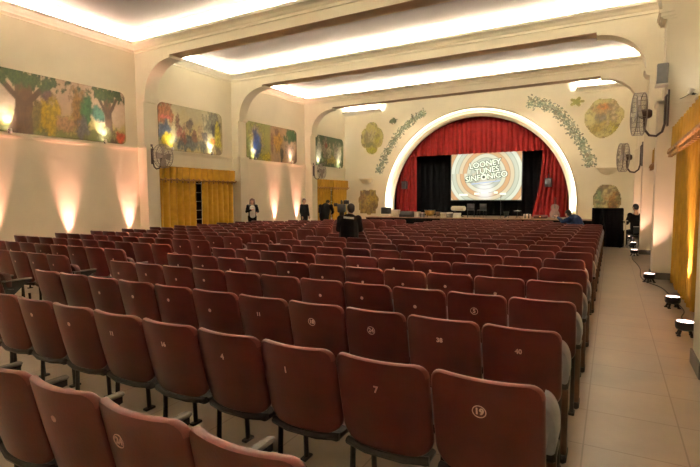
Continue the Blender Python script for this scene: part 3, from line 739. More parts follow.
RP, YR0 = .90, 2.09
rowY = lambda k: YR0+RP*k
EXPL_ = {0: [-.205, -.686, -1.185, -1.657, -2.151, -2.661, -3.185, -3.69, -4.19, -4.69, -5.20, -5.70],
        1: [-.202, -.675, -1.175, -1.658, -2.162, -2.671, -3.205, -3.70, -4.225, -4.715, -5.222, -5.70]}
EXPL = {0: [-.208, -.712]+[EXPL_[0][2]-.034]+[x-.052 for x in EXPL_[0][3:]], 1: [x-.02 for x in EXPL_[1]]}
NUMS = {(0, 0): ('19', True, (-.012, .765)), (0, 1): ('7', False, (0, .765)), (0, 2): ('1', False, (-.04, .77)), (0, 3): ('4', False), (0, 4): ('16', False), (0, 5): ('11', False),
        (1, 0): ('40', False), (1, 1): ('38', False), (1, 2): ('24', True), (1, 3): ('18', True), (1, 4): ('11', False), (2, 1): ('5', True), (-1, 2): ('24', True, (-.08, .775))}
FW, UPV = Vector((-.48285, .87283, -.07214)), None
cam_yaw, cam_pit, cam_rol, CAMZ, FPX = .5053, -.0722, -.0053, 1.68, 472.3
def project(p):
    fw = Vector((-sin(cam_yaw)*cos(cam_pit), cos(cam_yaw)*cos(cam_pit), sin(cam_pit))); r = Vector((cos(cam_yaw), sin(cam_yaw), 0)); u = r.cross(fw)
    d = Vector(p)-Vector((0, 0, CAMZ)); z = d.dot(fw)
    if z < .1: return None
    return 350+FPX*d.dot(r)/z, 233.5-FPX*d.dot(u)/z
def in_view(x, y):
    for dx in (-.25, 0, .25):
        q = project((x+dx, y-.1, .88))
        if q and -12 < q[0] < 712 and q[1] < 476: return True
    return False
nseat = 0
rn = random.Random(11)
def centre_block():
    global nseat
    for k in range(-1, 18):
        if k in EXPL: ed = EXPL[k]
        else:
            sh = {-1: -.07, 5: -.06}.get(k, 0.)
            ed = [-.20+sh-.5*j for j in range(12)]
        for j in range(11):
            xa, xb = ed[j+1], ed[j]; x = (xa+xb)/2; y = rowY(k)
            if k == -1: y = 1.175
            if (k == 16 and j < 2) or (k == 17 and j < 3): continue
            if not in_view(x, y) and not (k <= 0 and j > 3 and in_view(x+.25, y)): continue
            num = NUMS.get((k, j)) or (('', False, (rn.uniform(-.03, .03), rn.uniform(.74, .79))) if (k < 10 and rn.random() < .8) else None)
            what = 'maroon theatre seat'
            if (k, j) in ((0, 1), (1, 0)): what = f'maroon theatre seat numbered {num[0]}'
            if (k, j) in ((0, 0), (-1, 2)): what = 'maroon theatre seat with circled number'
            if k == -1: lab = f'{what}, nearest row, behind the {ORD[j+1]} seat of the second row'
            else: lab = f'{what}, {ORD[j+1]} from right aisle, {ORD[k+2]} row from camera, centre block'
            make_seat(x, y, xb-xa, lab, 'centre block of theatre seats', 1 if k < 8 else 0, num, endR=(j == 0), endL=(j == 10))
            nseat += 1
def left_block():
    global nseat
    for k in range(1, 17):
        for j in range(10):
            if j >= {14: 8, 15: 6, 16: 4}.get(k, 10): continue
            x = -6.72-.515*(j+.5); y = rowY(k)+.04+ .012*0
            if not in_view(x, y): continue
            num = ('', False, (rn.uniform(-.03, .03), rn.uniform(.74, .79))) if (k < 8 and rn.random() < .8) else None
            lab = f'maroon theatre seat, {ORD[j+1]} from middle aisle, {ORD[k]} row from camera, left block'
            make_seat(x, y, .515, lab, 'left block of theatre seats', 1 if k < 7 else 0, num, endR=False, endL=(j == 9))
            nseat += 1
            if j == 0:      # armrest and legs closing the row at the middle aisle
                t = bpy.context.scene.collection.objects[-1]
    return
centre_block(); left_block()
# close every left-block row with an armrest on its aisle side
for o in [o for o in COL.objects if o.name.startswith('theatre_seat') and o.get('group', '').startswith('left') and ', first from middle' in o['label']]:
    a = child('armrest', SM['arm_pad'], o, (.2295, 0, 0)); child('arm_support', SM['arm_support'], a)
    child('leg', SM['leg_rear'], o, (.2295, 0, 0)); child('leg', SM['leg_front'], o, (.2295, 0, 0))
pass

# ------------------------------------------------------------------ lamps
def spot(name, loc, target, power, col, size, blend=.8, rad=.03):
    l = bpy.data.lights.new(name, 'SPOT'); l.energy = power; l.color = col; l.spot_size = size; l.spot_blend = blend; l.shadow_soft_size = rad
    o = bpy.data.objects.new(name, l); COL.objects.link(o); o.location = loc
    o.rotation_euler = (Vector(target)-Vector(loc)).to_track_quat('-Z', 'Y').to_euler(); return o
def par_can(loc, label, rz, lit=True):
    t = empty('floor_uplight', label, 'stage light', loc, rz, 'floor uplights'); t.scale = (.8, .8, .9)
    b = MB(); b.lathe([(.07, .075), (.115, .09), (.130, .115), (.134, .185), (.128, .20), (.118, .20), (.118, .185), (0, .185)], n=28)
    h = build('lamp_body', b, M['blackmetal'], t)
    f = MB().lathe([(0, .186), (.116, .186), (.112, .196), (.06, .204), (0, .206)], n=28); build('led_face', f, M['ledlamp'], h)
    for s in (-1, 1):
        for q in (-1, 1):
            lg = MB().tube([(s*.05, q*.03, .10), (s*.07, q*.05, .05), (s*.085, q*.07, .012)], [.022, .020, .018], 8); lg.rbox(s*.085-.026, s*.085+.026, q*.07-.026, q*.07+.026, 0, .018, .004)
            build('leg', lg, M['blackmetal'], t)
    return t
PINK = (1., .40, .30)
CANS = [(.83, 6.92), (.86, 8.60), (.70, 11.02), (.62, 15.95), (.68, 18.6), (.68, 21.5)]
CL = ['floor uplight glowing pinkish white, nearest on the right aisle', 'floor uplight glowing pinkish white, second nearest on the right aisle', 'floor uplight in front of the nearer right pillar', 'floor uplight in front of the second right pillar', 'floor uplight just beyond the second right pillar', 'floor uplight farthest along the right wall, by the seated person']
for i, ((x, y), lb) in enumerate(zip(CANS, CL)):
    par_can((x, y, 0), lb, .3*i)
    tx = (1.14, y+.05, 2.2) if i < 2 else (PR+.05, y+.75, 2.2)
    spot('uplight_beam', (x, y, .23), tx, 420 if i < 2 else 65, (1., .55, .42), math.radians(58), 1.)
LCAN = [6.6, 8.75, 10.98, 19.45, 21.35]
LCAN = [6.75, 8.87, 11.05, 19.45, 21.4, 17.2]
LLB = ['floor uplight hidden behind seats below the left end of the woodland mural', 'floor uplight hidden behind seats under the middle of the woodland mural', 'floor uplight hidden behind seats by the first left pillar', 'floor uplight behind seats left of the man in the dark suit', 'floor uplight behind seats beside the third left pillar', 'floor uplight behind the woman by the second left pillar']
for y, lb in zip(LCAN, LLB):
    par_can((XL+.19, y, 0), lb, .2)
    spot('uplight_beam', (XL+.19, y, .23), (XL-.02, y, 3.2), 700 if y != 17.2 else 120, PINK, math.radians(36), 1., .05)

def mural_lamp(x, y, z, sgn, label):
    t = empty('mural_spotlight', label, 'spotlight', (x, y, z), 0, 'small spotlights under the murals')
    build('bracket', MB().rbox(-.03, .03, -.03, .03, 0, .03, .006).tube([(0, 0, .03), (sgn*.05, 0, .06)], .012), M['blackmetal'], t)
    R = Matrix.Translation((sgn*.05, 0, .06)) @ Matrix.Rotation(sgn*(-.5), 4, 'Y')
    h = build('lamp_head', MB().lathe([(.02, -.05), (.035, -.04), (.05, .05), (.052, .06), (.046, .06), (.04, .03), (0, .028)], n=16, mx=R), M['white'], t)
    build('lens', MB().lathe([(0, .031), (.043, .05), (.03, .062), (0, .066)], n=16, mx=R), M['whitelamp'], h)
ML = [(7.25, 'left end of the woodland mural'), (10.15, 'right end of the woodland mural'), (12.95, 'left part of the yellow and grey mural'), (15.05, 'right part of the yellow and grey mural'), (17.85, 'left part of the blue bush mural'), (20.85, 'right part of the blue bush mural'), (23.6, 'left part of the dark thicket mural'), (25.95, 'right part of the dark thicket mural')]
for y, lb in ML:
    mural_lamp(XL+.12, y, ZL+.01, 1, f'small white spotlight under the {lb}')
    spot('mural_beam', (XL+.19, y, ZL+.16), (XL, y, ZL+1.0), 50, (1., .95, .86), math.radians(95), 1., .03)
mural_lamp(XR-.12, 11.15, ZL+.02, -1, 'small spotlight on the right wall ledge above the gold curtain')
spot('mural_beam', (XR-.19, 11.15, ZL+.16), (XR, 11.0, ZL+1.0), 8, (1., .90, .72), math.radians(95), 1.)

# floods at the feet of the proscenium arch, shining up its moulding
for x, y, s in ((AC-5.16, YB+.18, 1), (AC+5.16, YB+.18, -1)):
    spot('arch_beam', (x, y-.10, .75), (x+s*.10, y+.12, 3.6), 320, (1., .88, .66), math.radians(60), 1., .06)
# row of stage lights on the curtains
spot('stage_beam', (AC-2.5, 24.2, 7.0), (AC-4, YV, 3.2), 170, (1., .75, .55), math.radians(75), 1.)
spot('stage_beam', (AC+2.5, 24.2, 7.0), (AC+4, YV, 3.2), 170, (1., .75, .55), math.radians(75), 1.)

# ------------------------------------------------------------------ wall fans
def fan(loc, rz, label, r=.42):
    """pillar fan: origin at the wall plate, +X out from the wall"""
    t = empty('wall_fan', label, 'fan', loc, rz, 'big wall fans')
    br = MB(); br.rbox(-.0, .03, -.05, .05, .0, .72, .01)
    br.tube([(.03, 0, .62), (.06, 0, .58), (.06, 0, .05), (.10, 0, -.10), (.20, 0, -.18), (.32, 0, -.16), (.40, 0, -.05), (.42, 0, .20)], .024, 10)
    build('bracket', br, M['fanmetal'], t)
    R = Matrix.Translation((.44, 0, .27)) @ Matrix.Rotation(PI/2, 4, 'Y')
    mo = MB().lathe([(0, -.16), (.07, -.15), (.095, -.10), (.095, .03), (.06, .06), (.03, .08), (0, .08)], n=18, mx=R); build('motor', mo, M['fanmetal'], t)
    cg = MB()
    for z0, rr in ((.0, r), (.16, r)):
        cg.tube([(rr*cos(2*PI*i/36), rr*sin(2*PI*i/36), z0) for i in range(36)], .011, 6, closed=True, mx=R)
    for z0, sg in ((.0, -1), (.16, 1)):
        for rr in (.12, .20, .28, .35): cg.tube([(rr*cos(2*PI*i/30), rr*sin(2*PI*i/30), z0+sg*.05*(1-(rr/r)**2)) for i in range(30)], .003, 5, closed=True, mx=R)
        for k in range(24):
            a = 2*PI*k/24; cg.tube([(q*cos(a), q*sin(a), z0+sg*.05*(1-(q/r)**2)) for q in (.06, .2, .33, r)], .003, 5, mx=R)
    for k in range(24): a = 2*PI*k/24; cg.tube([(r*cos(a), r*sin(a), 0), (r*cos(a), r*sin(a), .16)], .005, 5, mx=R)
    build('cage', cg, M['cagewire'], t)
    bl = MB(); bl.lathe([(0, .06), (.05, .065), (.055, .10), (0, .11)], n=14, mx=R)
    for k in range(4):
        a = PI/2*k; vs = []
        for th in (-.004, .004):
            for q, wd, tw in ((.04, .04, .5), (.15, .09, .45), (.28, .12, .38), (.37, .10, .32)):
                for s in (-1, 1):
                    lx, ly = q, s*wd; zz = .085+s*wd*math.sin(tw)*.6+th
                    vs.append((lx*cos(a)-ly*sin(a), lx*sin(a)+ly*cos(a), zz))
        fs = []
        for o in (0, 8):
            for i in range(3): fs.append((o+2*i, o+2*i+1, o+2*i+3, o+2*i+2))
        for i in range(3): fs.append((2*i, 2*i+2, 2*i+10, 2*i+8)); fs.append((2*i+1, 2*i+9, 2*i+11, 2*i+3))
        fs += [(0, 8, 9, 1), (6, 7, 15, 14)]; bl.add(vs, fs, mx=R)
    build('blades', bl, M['blade'], t)
    return t
fan((PR+.17, 11.43, 3.10), PI+.12, 'big dark wall fan on the nearer right pillar')
fan((PR, 16.6, 2.62), PI+.2, 'smaller looking dark wall fan on the second right pillar near the stage')
fan((PL, 11.72, 3.0), .15, 'dark wall fan on the first left pillar beside the gold curtain')
fan((PL, 22.4, 3.0), .15, 'dark wall fan on the far left pillar below the thicket mural')
# grey control box on the nearer right pillar
t = empty('wall_box', 'grey box on a white shelf, mounted high on the nearer right pillar', 'box', (PR+.0, 11.50, 3.88))
build('housing', MB().rbox(-.06, .13, -.20, .0, .05, .44, .012), M['grey'], t)
build('lit_panel', MB().rbox(-.066, -.060, -.17, -.03, .12, .40, .002), M['white'], t)
build('shelf', MB().rbox(-.08, .14, -.24, .0, .0, .045, .008), M['white'], t)

# ------------------------------------------------------------------ cables
def cable(name, pts, r, label):
    cu = bpy.data.curves.new(name, 'CURVE'); cu.dimensions = '3D'; sp = cu.splines.new('NURBS'); sp.points.add(len(pts)-1)
    for p, q in zip(sp.points, pts): p.co = (*q, 1)
    sp.use_endpoint_u = True; sp.order_u = 4; cu.bevel_depth = r; cu.bevel_resolution = 2
    o = bpy.data.objects.new(name, cu); COL.objects.link(o); bpy.context.view_layer.update()
    me = bpy.data.meshes.new_from_object(o.evaluated_get(bpy.context.evaluated_depsgraph_get())); bpy.data.objects.remove(o)
    me.materials.clear(); me.materials.append(M['cable']); return tag(obj(name, me), label, 'cable')
cable('power_cable', [(.95, 6.3, .009), (.98, 6.9, .009), (1.0, 7.5, .009), (.85, 7.9, .009), (1.02, 8.3, .009), (.95, 9.0, .009), (.92, 9.8, .009), (.86, 10.6, .009), (.64, 10.9, .009), (.56, 11.8, .009), (.66, 12.8, .009), (.60, 14.2, .009), (.5, 15.3, .009), (.62, 16.2, .009)], .009, 'black power cable snaking along the floor beside the right uplights')
cable('wall_cable', [(.915, 11.49, 3.85), (.90, 11.48, 3.55), (1.05, 11.48, 3.60), (1.22, 11.48, 3.66), (1.33, 11.46, 3.74), (1.39, 11.2, 3.62)], .006, 'thin cable looping across the upper face of the nearer right pillar')

# ------------------------------------------------------------------ stage equipment
YS = 26.2; ZS = .62
def group_obj(name, label, cat, loc, rz=0., group=None): return empty(name, label, cat, loc, rz, group)
t = group_obj('flood_light', 'black flood light case at the left foot of the stage arch', 'stage light', (-12.05, 26.35, ZS))
build('housing', MB().rbox(-.26, .26, -.2, .2, .17, .56, .03), M['darkgrey'], t); build('base', MB().rbox(-.24, .24, -.16, .16, 0, .16, .02), M['white'], t)
build('grille', MB().rbox(-.22, .22, -.215, -.198, .22, .51, .004), M['blackmetal'], t)
t = group_obj('flight_case', 'small cream case beside the flood light, left foot of arch', 'case', (-11.32, 26.25, ZS))
build('body', MB().rbox(-.18, .18, -.15, .15, 0, .36, .02), M['cream'], t); build('lid', MB().rbox(-.19, .19, -.16, .16, .36, .42, .015), M['white'], t)
t = group_obj('stage_monitor', 'low black wedge speaker on the stage below the left red curtain', 'speaker', (-10.62, 26.2, ZS))
build('body', MB().prism([(-.2, 0), (.2, 0), (.2, .30), (.05, .34), (-.2, .12)], -.42, .42, 'x'), M['darkgrey'], t, smooth=False)
build('grille', MB().box(-.40, .40, -.012, .012, -.13, .13, mx=Matrix.Translation((0, -.085, .24)) @ Matrix.Rotation(-.85, 4, 'X')), M['blackmetal'], t, smooth=False)
def carton(x, w, h, d, label, m, rz=0., tilt=0.):
    t = group_obj('carton', label, 'box', (x, YS, ZS), rz)
    R = Matrix.Rotation(tilt, 4, 'Y')
    build('body', MB().rbox(-w/2, w/2, -d/2, d/2, 0, h, .012, mx=R), m, t); build('lid', MB().rbox(-w/2-.012, w/2+.012, -d/2-.012, d/2+.012, h*.82, h+.012, .01, mx=R), M['white'], t)
carton(-9.96, .30, .30, .3, 'white carton on the stage, leftmost of the clutter left of the drum', M['white'])
carton(-9.66, .22, .26, .28, 'grey carton between the white carton and the gold drum', M['grey'])
def drum(x, r, h, label, m, zl=.08):
    t = group_obj('kettle_drum', label, 'drum', (x, YS, ZS))
    build('shell', MB().lathe([(.03, zl), (r*.55, zl+.03), (r*.9, zl+h*.4), (r, zl+h*.95), (r, zl+h), (0, zl+h)], n=22), m, t)
    build('rim', MB().tube([(r*cos(2*PI*i/24), r*sin(2*PI*i/24), zl+h) for i in range(24)], .016, 6, closed=True), M['blackmetal'], t)
    build('drum_head', MB().lathe([(0, zl+h+.012), (r*.97, zl+h+.004), (r*.97, zl+h-.01)], n=22), M['white'], t)
    for k in range(3):
        a = 2*PI*k/3+.3; build('leg', MB().tube([(r*.8*cos(a), r*.8*sin(a), zl+h*.5), (r*1.0*cos(a), r*1.0*sin(a), .01)], .014, 6), M['blackmetal'], t)
drum(-9.20, .30, .34, 'large gold kettle drum on the stage left of the screen', M['goldmetal'])
drum(-8.70, .16, .24, 'small bronze drum right of the gold kettle drum', M['brownleg'])
carton(-8.36, .30, .27, .3, 'cream carton on the stage right of the small bronze drum', M['cream'])
carton(-8.03, .28, .28, .3, 'grey brown carton on the stage below the white covered keyboard', M['skirt'])
t = group_obj('paper_stack', 'pale tilted score book leaning on the stage edge below the screen', 'book', (-7.55, 25.95, ZS))
build('cover', MB().rbox(-.22, .22, -.02, .02, 0, .30, .008, mx=Matrix.Rotation(-.5, 4, 'X')), M['cream'], t); build('pages', MB().rbox(-.2, .2, -.032, -.02, .02, .28, .004, mx=Matrix.Rotation(-.5, 4, 'X')), M['white'], t)
t = group_obj('keyboard', 'keyboard under a rounded white cover, on a black stand below the screen', 'keyboard', (-7.64, 26.6, ZS))
build('cover', MB().rbox(-.40, .40, -.18, .18, .38, .64, .07), M['white'], t)
for s in (-1, 1): build('stand_leg', MB().tube([(s*.32, -.14, .012), (-s*.30, .14, .39)], .016, 6), M['blackmetal'], t); build('stand_leg', MB().tube([(s*.32, .14, .012), (-s*.30, -.14, .39)], .016, 6), M['blackmetal'], t)
def stage_chair(x, rz, label):
    t = group_obj('stage_chair', label, 'chair', (x, 26.5, ZS), rz, 'black chairs on the stage')
    build('seat', MB().rbox(-.2, .2, -.2, .2, .40, .44, .015), M['darkgrey'], t); build('backrest', MB().rbox(-.2, .2, .17, .2, .46, .78, .012), M['darkgrey'], t)
    for sx in (-.18, .18):
        for sy in (-.18, .18): build('leg', MB().tube([(sx, sy, 0), (sx, sy, .41 if sy < 0 else .6)], .012, 6), M['blackmetal'], t)
stage_chair(-6.9, .3, 'black stage chair below the screen, nearer the white keyboard'); stage_chair(-6.3, -.2, 'black stage chair below the screen, right of its twin')
t = group_obj('microphone_stand', 'thin microphone stand on the stage in front of the screen', 'microphone stand', (-5.2, 26.1, ZS))
build('base', MB().lathe([(.14, 0), (.14, .015), (.02, .03), (0, .03)], n=20), M['blackmetal'], t); build('pole', MB().tube([(0, 0, .02), (0, 0, 1.12)], .011, 8), M['darkgrey'], t)
build('microphone', MB().tube([(0, 0, 1.10), (.02, -.05, 1.18), (.03, -.09, 1.23)], [.014, .016, .026], 8), M['blackmetal'], t)
drum(-4.92, .13, .26, 'small dark drum on the stage right of the microphone stand', M['darkgrey'])
t = group_obj('cymbal_stand', 'pale cymbal on a thin stand below the right of the screen', 'cymbal', (-4.35, 26.2, ZS))
build('pole', MB().tube([(0, 0, .05), (0, 0, .50)], .011, 6), M['blackmetal'], t); build('cymbal', MB().lathe([(.20, .40), (.05, .42), (.03, .44), (0, .44), (0, .43), (.05, .41)], n=22), M['white'], t)
for k in range(3): build('leg', MB().tube([(0, 0, .2), (.16*cos(2.1*k), .16*sin(2.1*k), .006)], .009, 6), M['blackmetal'], t)
t = group_obj('striped_case', 'small black and white case at the stage edge right of the cymbal', 'case', (-3.84, 26.1, ZS))
build('body', MB().rbox(-.17, .17, -.12, .12, 0, .24, .02), M['white'], t)
for s in (-1, 1): build('band', MB().rbox(s*.09-.03, s*.09+.03, -.128, .128, .02, .245, .006), M['blackmetal'], t)
build('handle', MB().tube([(-.06, 0, .24), (-.05, 0, .28), (.05, 0, .28), (.06, 0, .24)], .01, 6), M['blackmetal'], t)
t = group_obj('instrument_case', 'dark red instrument case lying on the stage right of the striped case', 'case', (-3.2, 26.15, ZS))
build('body', MB().rbox(-.34, .34, -.16, .16, .02, .20, .05), M['seatpan'], t); build('latch', MB().rbox(-.03, .03, -.175, -.16, .09, .14, .004), M['goldmetal'], t)
t = group_obj('cello', 'brown cello leaning in front of the right red curtain', 'cello', (-2.55, 26.35, ZS))
body = [(0, .06), (.19, .10), (.24, .22), (.20, .36), (.145, .44), (.17, .54), (.19, .62), (.14, .72), (.04, .76)]
pl = body+[(-a, b) for a, b in reversed(body)][:-1]
Rt = Matrix.Rotation(-.12, 4, 'X')
build('body', MB().prism(pl, -.07, .07, 'y', mx=Rt), M['brownleg'], t); build('neck', MB().tube([(0, -.07, .55), (0, -.05, 1.05)], [.022, .016], 8, mx=Rt).ball((0, -.05, 1.08), .03, mx=Rt), M['blackmetal'], t)
build('spike', MB().tube([(0, 0, .0), (0, 0, .08)], .008, 6, mx=Rt), M['blackmetal'], t)
for x, z, lb in ((-11.42, 2.32, 'small black loudspeaker hung on the left red stage curtain'), (-3.05, 2.30, 'small black loudspeaker hung on the right red stage curtain')):
    t = group_obj('loudspeaker', lb, 'speaker', (x, YV+.02, z)); build('cabinet', MB().rbox(-.17, .17, -.16, .06, 0, .48, .02), M['blackmetal'], t); build('grille', MB().rbox(-.15, .15, -.172, -.158, .03, .45, .005), M['darkgrey'], t)
    build('bracket', MB().tube([(0, .0, .46), (0, .0, .62), (0, .1, .70)], .02), M['blackmetal'], t)

# ------------------------------------------------------------------ black desk at the right, by the stage
t = group_obj('draped_desk', 'tall desk draped in black cloth at the end of the right aisle', 'desk', (-.11, 18.45, 0), 0)
c = drape(-.44, .44, .02, 1.30, 9, .022, seed=77); build('cloth_front', c, M['blackcloth'], t, (0, -.26, 0))
c = drape(-.24, .24, .02, 1.30, 5, .02, axis='x', seed=78); build('cloth_side', c, M['blackcloth'], t, (-.45, 0, 0))
c = drape(-.24, .24, .02, 1.30, 5, .02, axis='x', seed=79); build('cloth_side', c, M['blackcloth'], t, (.45, 0, 0))
build('desk_top', MB().rbox(-.47, .47, -.29, .27, 1.30, 1.34, .012), M['blackcloth'], t)
for sx in (-.40, .40):
    for sy in (-.2, .2): build('leg', MB().rbox(sx-.02, sx+.02, sy-.02, sy+.02, 0, 1.3, .004), M['blackmetal'], t)
t = group_obj('side_stand', 'slim pale post between the black desk and the seated person', 'stand', (.42, 17.95, 0))
build('post', MB().rbox(-.022, .022, -.022, .022, .02, .92, .006), M['cream'], t); build('base', MB().rbox(-.09, .09, -.09, .09, 0, .025, .006), M['cream'], t); build('top_plate', MB().rbox(-.07, .07, -.07, .07, .92, .945, .006), M['cream'], t)
t = group_obj('folding_chair', 'black chair with a pale rail under the seated person at the right', 'chair', (.74, 18.30, 0), PI+.45)
build('seat', MB().rbox(-.2, .2, -.2, .2, .42, .45, .012), M['darkgrey'], t); build('backrest', MB().rbox(-.2, .2, .20, .225, .52, .72, .01), M['darkgrey'], t); build('back_rail', MB().tube([(-.2, .21, .735), (.2, .21, .735)], .012, 8), M['white'], t)
for sx in (-.18, .18):
    for sy in (-.18, .2): build('leg', MB().tube([(sx, sy, 0), (sx, sy, .42 if sy < 0 else .6)], .012, 6), M['blackmetal'], t)

# ------------------------------------------------------------------ people
def capsules(chains, blobs=()):
    m = MB()
    for pts, rs in chains:
        m.tube(pts, list(rs), 12)
        for p, r in zip(pts, rs): m.ball(p, r, 12)
    for c, r in blobs: m.ball(c, r, 14)
    return m
def fuse(name, mb, m, parent, vox, smooth=6):
    me = mb.mesh(name, m); o = bpy.data.objects.new('tmp', me); COL.objects.link(o)
    rm = o.modifiers.new('r', 'REMESH'); rm.mode = 'VOXEL'; rm.voxel_size = vox; rm.use_smooth_shade = True
    s = o.modifiers.new('s', 'SMOOTH'); s.factor = .5; s.iterations = smooth
    bpy.context.view_layer.update()
    me2 = bpy.data.meshes.new_from_object(o.evaluated_get(bpy.context.evaluated_depsgraph_get())); bpy.data.objects.remove(o)
    me2.materials.clear(); me2.materials.append(m); me2.name = name
    return obj(name, me2, parent)
def person(label, loc, rz, J, top, legs='trousers', hair='hair', long_hair=False, inner=None, bulk=1., group=None):
    """J: joints in the person's own frame (+Y = facing). keys: pelvis chest neck head shL elL haL shR elR haR hipL knL anL hipR knR anR, hd = unit facing of the head"""
    t = empty('person', label, 'person', loc, rz, group)
    V = {k: Vector(v) for k, v in J.items()}
    hd = V.get('hd', Vector((0, 1, 0))).normalized(); H = V['head']; side = hd.cross(Vector((0, 0, 1))).normalized(); upv = side.cross(hd)
    ch = [([V['pelvis'], (V['pelvis']+V['chest'])/2, V['chest'], V['neck']], (.135, .13, .15, .06)), ([V['neck'], V['neck']*.4+H*.6], (.055, .06))]
    bl = [(H, (.078, .078, .105)), (H+hd*.018-upv*.045, (.062, .062, .07)), (H-hd*.02+upv*.03, (.08, .085, .085)),
          (H+hd*.092-upv*.012, .016), (H+hd*.083+upv*.008, .012), (H+hd*.082-upv*.055, .018), (H+side*.078-upv*.005, (.014, .018, .03)), (H-side*.078-upv*.005, (.014, .018, .03))]
    for s in 'LR':
        e = (V['ha'+s]-V['el'+s]).normalized(); f0 = V['ha'+s]
        ch.append(([V['chest']+(V['sh'+s]-V['chest'])*.6, V['sh'+s], (V['sh'+s]+V['el'+s])/2, V['el'+s], (V['el'+s]+f0)/2, f0], (.075, .062, .05, .042, .038, .027)))
        sd = e.cross(Vector((0, 0, 1)));  sd = sd.normalized() if sd.length > .1 else Vector((1, 0, 0)); n2 = sd.cross(e)
        palm = f0+e*.055; ch.append(([f0, palm, f0+e*.085], (.027, .036, .034)))
        for i, (o, L) in enumerate(((-.030, .062), (-.010, .074), (.010, .070), (.030, .054))):
            b = f0+e*.085+sd*o; ch.append(([b, b+e*L*.5-n2*.006, b+e*L-n2*.022], (.0105, .0098, .0085)))
        ch.append(([f0+e*.03-sd*.03, f0+e*.065-sd*.055, f0+e*.098-sd*.058], (.013, .011, .0095)))
        ch.append(([V['pelvis']*.5+V['hip'+s]*.5, V['hip'+s], (V['hip'+s]+V['kn'+s])/2, V['kn'+s], V['kn'+s]*.6+V['an'+s]*.4, V['an'+s]], (.11, .095, .08, .058, .055, .038)))
        a = V['an'+s]; toe = V.get('toe'+s, a+Vector((0, .17, -.05))); ch.append(([a, (a+toe)/2, toe], (.038, .038, .03)))
    fuse('body', capsules(ch, bl), M['skin'], t, .009, 3)
    # clothes over the body
    c2 = [([V['pelvis']-Vector((0, 0, .06)), V['pelvis']+Vector((0, 0, .02)), (V['pelvis']+V['chest'])/2, V['chest'], V['chest']*.45+V['neck']*.55], (.17*bulk, .17*bulk, .175*bulk, .165*bulk, .085))]
    hip = []
    bl2 = [(V['chest']*.75+V[k]*.25-Vector((0, 0, .05)), (.125*bulk, .12*bulk, .14)) for k in ('shL', 'shR')]
    for s in 'LR':
        f0 = V['ha'+s]; c2.append(([V['chest']+(V['sh'+s]-V['chest'])*.5, V['sh'+s], (V['sh'+s]+V['el'+s])/2, V['el'+s], (V['el'+s]+f0)/2, V['el'+s]*.08+f0*.92], (.10, .085, .072, .062, .055, .045)))
    fuse('jacket', capsules(c2, bl2), M[top], t, .014, 5)
    if inner:
        P, Cc, F = V['pelvis'], V['chest'], Vector((0, .05, 0)); g = capsules([([Cc*.4+V['neck']*.6+F*.4, Cc+F*1.1, Cc*.5+P*.5+F*1.5, P+F*1.3], (.07, .135, .135, .135))]); fuse('shirt', g, M[inner], t, .012, 2)
    c3 = [([V['pelvis']+Vector((0, 0, .03)), V['pelvis']-Vector((0, 0, .03))], (.15, .145))]
    for s in 'LR':
        c3.append(([V['pelvis']*.5+V['hip'+s]*.5, V['hip'+s], (V['hip'+s]+V['kn'+s])/2, V['kn'+s], (V['kn'+s]+V['an'+s])/2, V['an'+s]+(V['kn'+s]-V['an'+s])*.06], (.125, .112, .096, .078, .072, .062)))
    fuse('trousers', capsules(c3), M[legs], t, .014, 5)
    for s in 'LR':
        a = V['an'+s]; toe = V.get('toe'+s, a+Vector((0, .17, -.05))); dn = Vector((0, 0, -.028)); fuse('shoe', capsules([([a+dn, (a+toe)/2+dn*.4, toe], (.046, .046, .038))]), M['shoe'], t, .01, 2)
    hb = [(H+upv*.035-hd*.018, (.088, .092, .09)), (H-hd*.04+upv*.0, (.08, .08, .10))]
    hc = []
    if long_hair:
        for o in (-.075, -.04, 0, .04, .075): hc.append(([H+side*o*.9+upv*.04-hd*.05, H+side*o*1.2-upv*.12-hd*.06, H+side*o*1.25-upv*.26-hd*.075], (.05, .045, .025)))
        for o in (-1, 1): hc.append(([H+side*o*.08+upv*.03, H+side*o*.095-upv*.1+hd*.01, H+side*o*.10-upv*.25+hd*.03], (.035, .03, .018)))
    hm = capsules(hc, hb); fuse('hair', hm, M[hair], t, .012, 3)
    for sg in (-1, 1): build('eye', MB().ball(H+hd*.074+side*sg*.032+upv*.012, .011, 10), M['eye'], t)
    return t
def stand_pose(h=1.7, lean=0., **kw):
    k = h/1.72
    J = dict(pelvis=(0, 0, .95), chest=(0, .0+lean*.45, 1.30), neck=(0, lean*.75, 1.48), head=(0, .02+lean, 1.615), shL=(-.175, lean*.6, 1.38), elL=(-.235, lean*.5+.0, 1.13), haL=(-.23, lean*.4+.08, .90),
             shR=(.175, lean*.6, 1.38), elR=(.235, lean*.5, 1.13), haR=(.23, lean*.4+.08, .90), hipL=(-.095, 0, .90), knL=(-.10, .02, .50), anL=(-.105, 0, .085), hipR=(.095, 0, .90), knR=(.10, .02, .50), anR=(.105, 0, .085), hd=(0, 1, 0))
    J.update(kw); return {a: (tuple(q*k for q in v) if a != 'hd' else v) for a, v in J.items()}
person('woman with long hair, white top and dark jacket standing by the left wall', (-14.2, 16.55, 0), -2.3, stand_pose(1.74, elL=(-.25, .03, 1.14), haL=(-.16, .26, 1.10), elR=(.25, .03, 1.14), haR=(.06, .30, 1.22), hd=(.25, 1, -.1)), 'blackjacket', hair='brownhair', long_hair=True, inner='whiteshirt')
person('man in dark suit standing in profile by the left wall', (-12.7, 18.5, 0), -1.75, stand_pose(1.73, hd=(0, 1, 0)), 'blackjacket', hair='brownhair')
